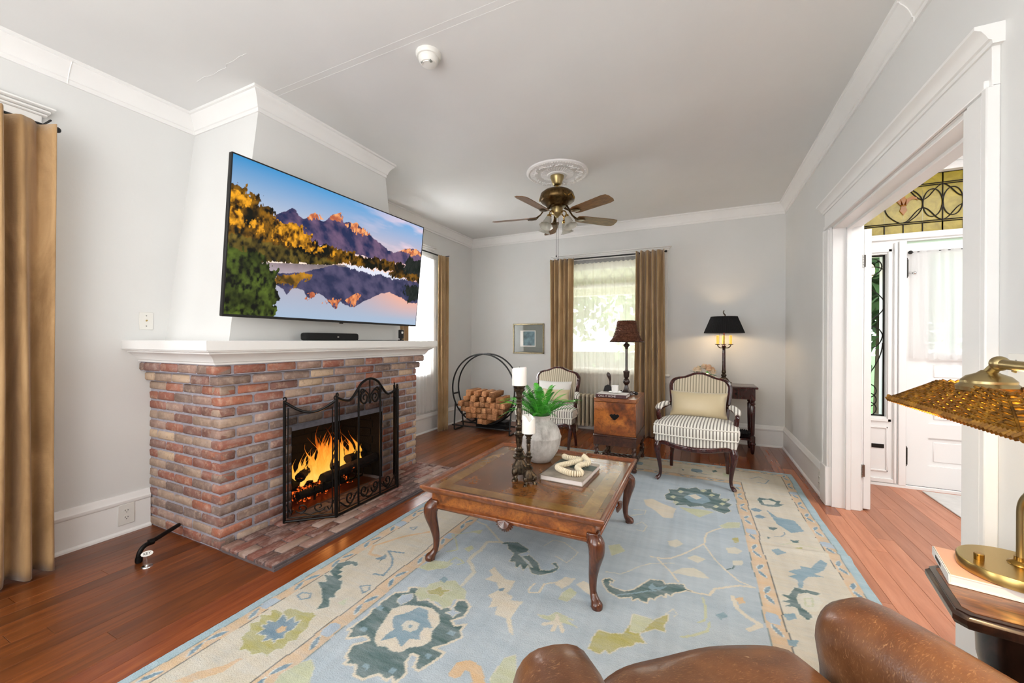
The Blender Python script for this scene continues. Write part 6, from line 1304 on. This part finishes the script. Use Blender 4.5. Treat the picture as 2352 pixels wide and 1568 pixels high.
obj('cord_lump', MB().ball((.10, -.02, .02), (.02, .018, .018), 10, 8), 'matte_black', L1)
# ---------------------------------------------------------------- side table in the corner
ST = thing('side_table', 'dark mahogany side table with fluted legs against the back wall right of the window', 'table', (.27, 5.29, 0))
obj('top', MB().box(-.325, .325, -.195, .20, .728, .752, .008, 2), 'mahogany', ST)
m_ = MB(); m_.box(-.295, .295, -.165, -.150, .61, .728).box(-.295, .295, .155, .17, .61, .728).box(-.295, -.28, -.165, .17, .61, .728).box(.28, .295, -.165, .17, .61, .728); obj('apron', m_, 'mahogany', ST)
for k, xx in enumerate((-.11, .11)):
    d_ = obj('drawer', MB().box(xx-.098, xx+.098, -.172, -.160, .632, .708, .003), 'mahogany', ST); obj('knob', MB().lathe([(.006, 0), (.005, .01), (.013, .016), (.012, .024), (.0, .026)], seg=14).xf(Matrix.Translation((xx, -.172, .67)) @ Matrix.Rotation(PI/2, 4, 'X')), 'black_iron', d_)
for sx in (-1, 1):
    for sy in (-1, 1):
        X_, Y_ = sx*.275, .002+sy*.150; m_ = MB(); m_.box(X_-.024, X_+.024, Y_-.024, Y_+.024, .60, .728, .002).box(X_-.024, X_+.024, Y_-.024, Y_+.024, .135, .20, .002)
        m_.lathe([(.010, 0), (.018, .02), (.022, .06), (.024, .10), (.034, .112), (.034, .122), (.022, .135)], (X_, Y_, 0), 16)
        m_.lathe([(.022, .20), (.016, .21), (.020, .225), (.024, .40), (.026, .53), (.018, .545), (.026, .555), (.028, .565), (.018, .58), (.024, .60)], (X_, Y_, 0), 24, mod=lambda an, i: 1-(.07*abs(math.sin(5*an)) if 2 <= i <= 4 else 0))
        obj('leg', m_, 'mahogany', ST, sharp=30)
obj('shelf', MB().box(-.285, .285, -.155, .16, .150, .168, .003), 'mahogany', ST)
tr_ = thing('round_tray', 'dark woven round basket tray on the lower shelf of the corner table', 'tray', (.43, 5.28, .168)); obj('body', MB().lathe([(.09, 0), (.105, .01), (.118, .045), (.122, .05), (.112, .046), (.098, .012), (.0, .008)], seg=30), 'box_black', tr_)
m_ = MB(); [m_.ball((.12*math.cos(a*PI/15), .12*math.sin(a*PI/15), .05), .009, 6, 5) for a in range(30)]; obj('beaded_rim', m_, 'box_black', tr_)
L2 = thing('candelabra_lamp', 'tall bronze lamp with three yellow candle sleeves and black shade in the right corner', 'lamp', (.267, 5.30, .752))
m_ = MB()
for k in range(3):
    a = k*2*PI/3+.5; ca_, sa_ = math.cos(a), math.sin(a); m_.tube(smooth([(.015*ca_, .015*sa_, .075), (.04*ca_, .04*sa_, .055), (.06*ca_, .06*sa_, .03), (.085*ca_, .085*sa_, .012)], 4), [.014]*6+[.012]*6+[.016], 8)
m_.lathe([(.075, 0), (.07, .01), (.04, .02), (.03, .05), (.024, .07), (.02, .085), (.028, .10), (.03, .11), (.018, .125), (.024, .14), (.022, .16), (.018, .175)], seg=18); obj('base', m_, 'aged_bronze', L2, sharp=50)
obj('shaft', MB().lathe([(.0195, .17), (.0165, .40), (.0165, .42), (.024, .43), (.018, .44), (.03, .452), (.012, .46), (.006, .47), (.006, .80)], seg=18), 'mahogany', L2)
for k in range(3):
    a = rad(-150+120*k); ca_, sa_ = math.cos(a), math.sin(a)
    ar_ = obj('candle_arm', MB().tube(smooth([(.012*ca_, .012*sa_, .435), (.04*ca_, .04*sa_, .43), (.07*ca_, .07*sa_, .445), (.078*ca_, .078*sa_, .468)], 4), .0055, 8).lathe([(.006, .462), (.026, .468), (.028, .474), (.012, .476)], (.078*ca_, .078*sa_, 0), 16), 'aged_bronze', L2)
    obj('candle_sleeve', MB().lathe([(.0135, .475), (.0135, .575), (.0, .577)], (.078*ca_, .078*sa_, 0), 16), 'yellow_candle', ar_)
def pleat(r0, z0, r1, z1, n, mat, par, nm='lamp_shade'):
    m_ = MB(); rs_ = []
    for r_, z in ((r0, z0), (r0*.995, z0+.004), (r1*1.005, z1-.004), (r1, z1)): rs_.append([((r_*(1+.018*(k % 2)))*math.cos(2*PI*k/(2*n)), (r_*(1+.018*(k % 2)))*math.sin(2*PI*k/(2*n)), z) for k in range(2*n)])
    m_.rings(rs_, False); return obj(nm, m_, mat, par, solid=.0015, sharp=20)
shd = pleat(.212, .605, .140, .795, 60, 'black_cloth', L2)
obj('trim_ring', MB().tube([(.213*math.cos(2*PI*k/48), .213*math.sin(2*PI*k/48), .606) for k in range(48)], .0035, 6, True).tube([(.141*math.cos(2*PI*k/48), .141*math.sin(2*PI*k/48), .795) for k in range(48)], .0035, 6, True), 'matte_black', shd)
obj('finial', MB().tube(smooth([(0, 0, .79), (.012, 0, .815), (0, 0, .83), (-.008, 0, .85), (.002, 0, .875)], 4), [.007]*10+[.005]*6+[.002], 8), 'aged_bronze', L2)
m_ = MB(); m_.tube([(-.05, -.02, .60), (-.05, -.02, .49)], .0012, 4); obj('pull_chain', m_, 'aged_bronze', L2)
light('candelabra_bulb', 'POINT', (.267, 5.30, 1.40), 4.2, (1, .70, .38), radius=.035)
FL = thing('rose_bouquet', 'small bunch of peach and cream roses with green leaves behind the right armchair', 'flowers', (.05, 5.27, .752))
obj('bowl', MB().lathe([(.03, 0), (.034, .004), (.05, .03), (.055, .06), (.048, .075), (.044, .07), (.0, .06)], seg=24), 'stone_vase', FL)
rs = random.Random(9)
for k, (dx, dy, dz, r_) in enumerate([(-.055, -.06, .165, .055), (.06, -.05, .18, .06), (.0, -.02, .20, .045), (.10, .02, .16, .045), (-.09, .02, .16, .04), (.03, .05, .19, .045), (.10, -.07, .14, .045)]):
    m_ = MB(); nn = 16
    for j in range(nn):
        a = j*2.4; q = j/nn; rr_ = r_*(.15+.85*q); h_ = r_*(1.0-.75*q)
        m_.grid(lambda u, v: (dx+(rr_*(.55+.5*v))*math.cos(a+(u-.5)*(1.9-.6*q)), dy+(rr_*(.55+.5*v))*math.sin(a+(u-.5)*(1.9-.6*q)), dz+h_*(.2+.8*v)-(rr_*.5*v*v*q)-.01*abs(u-.5)), 4, 3)
    m_.ball((dx, dy, dz), r_*.5, 10, 8); obj('rose', m_, 'flower_peach' if k % 2 else 'flower_cream', FL, recalc=False, sharp=70)
for k in range(14):
    a = k*2.4; r_ = rs.uniform(.07, .13); z = rs.uniform(.10, .2); c_ = Vector((r_*math.cos(a), r_*math.sin(a)-.01, z)); e = Vector((math.cos(a), math.sin(a), rs.uniform(-.2, .5))).normalized()*.05; s2 = Vector((-math.sin(a), math.cos(a), .1))*.022
    m_ = MB(); vs = [m_.b.verts.new(v) for v in (c_, c_+e*.5+s2, c_+e, c_+e*.5-s2)]; m_.b.faces.new(vs); m_.tube([(0, 0, .05), tuple(c_)], .0016, 4); obj('leaf', m_, 'fern_dark', FL, recalc=False)
# ---------------------------------------------------------------- leather club chair (local x along its width, y forward)
LC = thing('leather_club_chair', 'worn brown leather club chair in the foreground, seen from behind and above', 'armchair', (0, 0, .0115))
LC.rotation_euler = (0, 0, math.atan2(.6, .8)); cx0 = .69
# local frame: X = .8x+.6y (width) , Y = -.6x+.8y (forward)
def arm(c, sgn):
    m_ = MB(); n = 20; rs_ = []
    prof = []; K = 24
    for i, (yy, f_, dz) in enumerate([(.08, .9, -.02), (.14, .98, .0), (.30, 1, .0), (.50, 1, .0), (.70, 1.0, .0), (.80, 1.0, -.003), (.855, .96, -.012), (.885, .84, -.032), (.900, .62, -.065), (.905, .3, -.10)]):
        ring = []
        for k in range(K):
            a = 2*PI*k/K; ca_, sa_ = math.cos(a), math.sin(a)
            hw = .100*f_; x = sgn*hw*(abs(ca_)**.8)*(1 if ca_ > 0 else -1); z = .47+dz*.6+.105*f_*(abs(sa_)**.85)*(1 if sa_ > 0 else -1)
            if sa_ < 0: z = .47+dz*.6+sa_*(.34 if abs(sa_) > .0 else 0)*.9; x *= (.84 if sa_ < -.2 else 1)
            ring.append((c+x, yy, max(z, .13)))
        rs_.append(ring)
    m_.rings(rs_); return m_
lpar = LC
aL = obj('arm', arm(.274, 1), 'leather', LC, sharp=80); aR = obj('arm', arm(1.106, -1), 'leather', LC, sharp=80)
for c, p_ in (): obj('piping', MB().tube([(c+.088*math.cos(PI*k/16), .878, .462+.092*math.sin(PI*k/16)) for k in range(17)], .004, 6), 'leather', p_)
def cushion(x0, x1, y0, y1, z0, z1, crown, r_=.05, n=22):
    m_ = MB()
    def f_(u, v, top):
        a, b = 2*u-1, 2*v-1; ea = (1-abs(a)**5)**.35 if abs(a) < 1 else 0; eb = (1-abs(b)**5)**.35 if abs(b) < 1 else 0; e = ea*eb
        zm = (z0+z1)/2; h_ = (z1-z0)/2
        x = (x0+x1)/2+a*(x1-x0)/2; y = (y0+y1)/2+b*(y1-y0)/2-(.05*abs(a)**3 if b > .0 else 0)*b
        return (x, y, zm+(h_*e+crown*(1-a*a)*(1-b*b)*.9)*(1 if top else -1)+(.004*math.sin(x*23+y*17)*e if top else 0))
    m_.grid(lambda u, v: f_(u, v, True), n, n).grid(lambda u, v: f_(u, v, False), n, n); bmesh.ops.remove_doubles(m_.b, verts=m_.b.verts, dist=.001); return m_
obj('seat_cushion', cushion(.385, 1.0, .28, .985, .30, .425, .018), 'leather', LC, sharp=80)
obj('seat_base', MB().box(.36, 1.02, .15, .925, .12, .315, .02, 2), 'leather', LC)
m_ = MB(); rs_ = []
for z, y0, y1, w_ in ((.13, .07, .24, .80), (.40, .04, .26, .86), (.62, -.01, .25, .88), (.80, -.06, .20, .84), (.88, -.07, .15, .74), (.90, -.04, .10, .55)):
    rs_.append([(cx0+w_/2*math.cos(a)*(1 if abs(math.cos(a)) < .5 else 1), (y0+y1)/2+(y1-y0)/2*math.sin(a), z) for a in [2*PI*k/28 for k in range(28)]])
obj('backrest', m_.rings(rs_), 'leather', LC, sharp=80)
for x_, y_ in ((.25, .82), (1.13, .82), (.27, .12), (1.11, .12)): obj('leg', MB().lathe([(.018, 0), (.03, .05), (.034, .13)], (x_, y_, 0), 14), 'dark_walnut', LC)
# ---------------------------------------------------------------- end table, books and the wicker reading lamp
ET = thing('end_table', 'dark pedestal end table with clipped corners beside the leather chair', 'table', (.745, 1.46, 0), rad(-9))
oc = [(-.135, -.15), (-.155, -.13), (-.155, .10), (-.11, .145), (.10, .145), (.145, .10), (.145, -.11), (.11, -.15)]
def scl(P_, s_): return [(x*s_, y*s_) for x, y in P_]
m_ = MB(); m_.rings([[(x*s_, y*s_, z) for x, y in oc] for s_, z in ((.90, .562), (.97, .566), (1.0, .576), (1.0, .588), (.97, .592), (.95, .596), (.955, .600), (.93, .601))]); obj("top", m_, 'dark_walnut', ET, sharp=30)
m_ = MB(); m_.prism(scl(oc, .87), 'z', .600, .6025); obj('inlaid_panel', m_, 'end_table_top', ET)
obj('pedestal', MB().lathe([(.11, .562), (.082, .55), (.080, .50), (.078, .44), (.07, .40), (.055, .37), (.048, .355), (.060, .345), (.064, .33), (.050, .315), (.055, .27), (.07, .20), (.06, .15), (.08, .12), (.06, .09)], seg=36), 'dark_walnut', ET)
cv = MB()
for k in range(14): a = 2*PI*k/14; cv.ball((.062*math.cos(a), .062*math.sin(a), .32), (.013, .013, .02), 8, 6)
obj('carved_collar', cv, 'dark_walnut', ET)
for k in range(4): a = rad(45+90*k); obj('foot', MB().tube(smooth([(.03*math.cos(a), .03*math.sin(a), .11), (.08*math.cos(a), .08*math.sin(a), .09), (.14*math.cos(a), .14*math.sin(a), .03), (.155*math.cos(a), .155*math.sin(a), .0)], 4), [.03]*5+[.024]*4+[.018]*4, 10), 'dark_walnut', ET)
m_ = MB(); z0 = .6035
pb = thing('peach_book', 'peach covered paperback book under the brass base of the wicker reading lamp', 'book', (.76, 1.545, z0), rad(-12))
obj('pages', MB().box(-.124, .090, -.092, .092, .003, .0235), 'book_white', pb); m_ = MB(); m_.box(-.126, .092, -.094, .094, .0235, .0262).box(-.126, .092, -.094, .094, 0, .003).box(-.1275, -.124, -.094, .094, 0, .0262, .001); obj('cover', m_, 'book_white', pb)
obj('cover_print', MB().box(-.123, .091, -.092, .093, .0262, .0266), 'book_peach', pb); obj('spine_title', MB().box(-.1282, -.1274, -.01, .05, .008, .017), 'lead', pb)
RL = thing('reading_lamp', 'brass reading lamp with a rectangular wicker shade over the end table', 'lamp', (.776, 1.543, z0+.0268))
obj('base', MB().lathe([(.106, 0), (.111, .003), (.111, .027), (.109, .030), (.0, .030)], seg=64), 'brass', RL)
obj('dimmer_knob', MB().lathe([(.010, .030), (.0105, .046), (.009, .048), (.0, .048)], (-.075, -.005, 0), 20), 'polished_brass', RL)
m_ = MB(); m_.lathe([(.026, .030), (.024, .034), (.014, .040), (.013, .050)], (.014, .012, 0), 24); obj('collar', m_, 'polished_brass', RL)
Sx, Sy = .014, .012
loc0 = Vector((.776, 1.543, z0+.0268))
def wl(p): return tuple(Vector(p)-loc0)
capc = (.530, 1.137)
m_ = MB(); m_.tube([(Sx, Sy, .04), (Sx, Sy, .17)]+[(Sx+.0, Sy-.07+.07*math.cos(a), .17+.07*math.sin(a)) for a in [rad(q) for q in range(10, 91, 10)]]+[wl((.79, 1.25, .872)), wl((.79, 1.10, .90)), wl((.785, 1.02, .96)), wl((.77, .98, 1.06)), wl((.72, .96, 1.15)), wl((.66, .95, 1.20)), wl((.60, .965, 1.208)), wl((.55, 1.0, 1.212)), wl((capc[0]+.004, 1.10, 1.217))], .0095, 14); obj('stem', m_, 'satin_brass', RL)
m_ = MB(); m_.ball(wl((capc[0]+.004, 1.112, 1.218)), .0145, 18, 12); m_.tube([wl((capc[0]+.004, 1.112, 1.218)), wl((capc[0], capc[1]-.002, 1.198))], .0095, 12); obj('swivel_joint', m_, 'satin_brass', RL)
lc = wl((capc[0], capc[1], 0)); obj('cap', MB().lathe([(.045, 1.162), (.046, 1.170), (.039, 1.177), (.039, 1.182), (.031, 1.191), (.017, 1.197), (.010, 1.203)], (lc[0], lc[1], -loc0.z), 36), 'satin_brass', RL)
# rectangular tapered wicker shade
x0, x1, ya, yb, zb, zt = .456, .604, .895, 1.375, 1.112, 1.170; tx, ty = .030, .115
def rect(t, e=0):
    hx = (x1-x0)/2*(1-t)+tx*t; hy = (yb-ya)/2*(1-t)+ty*t; z = zb+(zt-zb)*(t**1.15); return [(capc[0]-hx-e, capc[1]-hy-e, z), (capc[0]+hx+e, capc[1]-hy-e, z), (capc[0]+hx+e, capc[1]+hy+e, z), (capc[0]-hx-e, capc[1]+hy+e, z)]
m_ = MB(); m_.rings([[wl(p) for p in rect(t)] for t in (0, .25, .5, .75, 1)], False); shd = obj('lamp_shade', m_, 'wicker_gold', RL, sharp=60)
m_ = MB(); NW = 15
for w_ in range(NW+1):
    t = w_/NW; R_ = rect(t, .0015)
    for s_ in range(4):
        a, b = Vector(R_[s_]), Vector(R_[(s_+1) % 4]); nn = 22 if s_ % 2 else 10; nrm = (b-a).cross(Vector((0, 0, 1))).normalized()
        m_.tube([wl(a.lerp(b, k/nn)+(nrm*.6+Vector((0, 0, .8)))*(.0024*(1 if (k+w_) % 2 else -1) if 0 < k < nn else 0)) for k in range(nn+1)], .0027, 5)
obj('weave', m_, 'wicker_gold', shd)
m_ = MB(); R0_, R1_ = rect(0), rect(1)
for s_ in range(4):
    nn = 11 if s_ % 2 else 5
    for k in range(nn+1): m_.tube([wl(Vector(R0_[s_]).lerp(Vector(R0_[(s_+1) % 4]), k/nn)), wl(Vector(R1_[s_]).lerp(Vector(R1_[(s_+1) % 4]), k/nn))], .0022, 5)
obj('rib', m_, 'wicker_gold', shd)
m_ = MB(); 
for s_ in range(4):
    a, b = Vector(R0_[s_]), Vector(R0_[(s_+1) % 4]); nn = int((b-a).length/.011)
    for k in range(nn):
        c_ = a.lerp(b, (k+.5)/nn); d = (b-a).normalized(); q = d.cross(Vector((0, 0, 1))); m_.tube([wl(c_-d*.007+Vector((0, 0, -.006))), wl(c_+q*.006), wl(c_+d*.007+Vector((0, 0, .006)))], .004, 5)
obj('braided_rim', m_, 'wicker_gold', shd)
bl_ = obj('bulb', MB().ball(wl((capc[0], capc[1], 1.125)), (.022, .022, .026), 16, 10), 'globe_glass', RL)
light('reading_bulb', 'POINT', (capc[0], capc[1], 1.085), 10, (1, .74, .42), radius=.02)
# ---------------------------------------------------------------- entry hall and outside
em_ = thing('entry_mat', 'white marbled rectangular mat on the hall floor by the front door', 'mat', (2.10, 4.10, 0)); obj('body', MB().box(-.40, .40, -.28, .38, 0, .010, .003), 'stone_mat', em_)
g_ = MB(); g_.box(-30, 30, YB+.3, 60, -.5, -.4).box(-60, XL-.3, -30, 60, -.5, -.4); tag(obj('lawn', g_, 'lawn'), 'green lawn outside the windows', 'grass', kind='stuff')
def tree(loc, h, r_, mat, label, n=900, trunk=.12):
    t = thing('garden_tree', label, 'tree', loc, 0, 'trees outside the windows'); obj('trunk', MB().tube([(0, 0, -.4), (.05, 0, h*.5), (0, .1, h*.8)], [trunk, trunk*.8, trunk*.4], 8), 'bark', t)
    rs = random.Random(int(h*100+loc[0]*10)); m_ = MB()
    for k in range(n):
        a, b, c = rs.gauss(0, .42), rs.gauss(0, .42), rs.gauss(0, .40); p = Vector((a*r_, b*r_, h*.62+c*h*.42)); u = Vector((rs.uniform(-1, 1), rs.uniform(-1, 1), rs.uniform(-1, 1))).normalized(); v = u.orthogonal().normalized(); s2 = rs.uniform(.10, .2)
        vs = [m_.b.verts.new(p+q) for q in (u*s2, v*s2*.6, -u*s2, -v*s2*.6)]; m_.b.faces.new(vs)
    o = obj('foliage', m_, mat, t, recalc=False); o['kind'] = 'stuff'; return t
tree((2.75, 8.6, 0), 4.4, 1.7, 'leaf_green', 'leafy green tree seen through the sidelight', 2600)
tree((5.6, 13.5, 0), 5, 2.0, 'leaf_pale', 'pale green tree beyond the front door', 1200)
tree((-.9, 10.5, 0), 3.6, 1.2, 'leaf_pale', 'pale green tree beyond the back window', 1200)
tree((-4.4, 13.5, 0), 4.5, 1.9, 'leaf_green', 'green tree far beyond the back window on the left', 1000)
pr_ = thing('porch', 'cream porch ceiling and beam outside the back window', 'porch', (0, 0, 0)); obj('ceiling_panel', MB().box(-3.6, 1.0, YB+.25, YB+2.2, 2.45, 2.5), 'porch_cream', pr_); obj('beam', MB().box(-3.6, 1.0, YB+2.1, YB+2.25, 2.15, 2.5), 'porch_cream', pr_)
fp_ = thing('front_porch', 'pale porch roof over the front door', 'porch', (0, 0, 0)); obj('ceiling_panel', MB().box(1.1, 3.6, 4.75, 6.2, 2.95, 3.0), 'outer', fp_)
pl_ = thing('porch_lantern', 'glowing round porch lantern seen through the sidelight', 'lantern', (1.46, 5.0, 1.95)); obj('globe', MB().ball((0, 0, 0), (.085, .085, .095), 20, 14), 'globe_glass', pl_); obj('cap', MB().lathe([(.06, .08), (.05, .10), (.012, .12), (.008, 1.0)], seg=16), 'lead', pl_)
wc_ = thing('parked_car', 'white shape of a parked vehicle far beyond the sidelight', 'car', (1.9, 17, 0))
m_ = MB(); m_.rings([[(-.9, y, .1), (.9, y, .1), (.92, y, .9), (.75, y, 1.0), (.62, y, zz), (-.62, y, zz), (-.75, y, 1.0), (-.92, y, .9)] for y, zz in ((-2.1, 1.05), (-1.0, 1.1), (-.6, 1.65), (1.2, 1.7), (1.9, 1.15), (2.2, 1.0))]); obj('body', m_, 'white_linen', wc_)
for x_, y_ in ((-.85, -1.3), (.85, -1.3), (-.85, 1.3), (.85, 1.3)): obj('wheel', MB().lathe([(.33, -.1), (.33, .1)], seg=20).xf(Matrix.Translation((x_, y_, -.05)) @ Matrix.Rotation(PI/2, 4, 'Y')), 'matte_black', wc_)
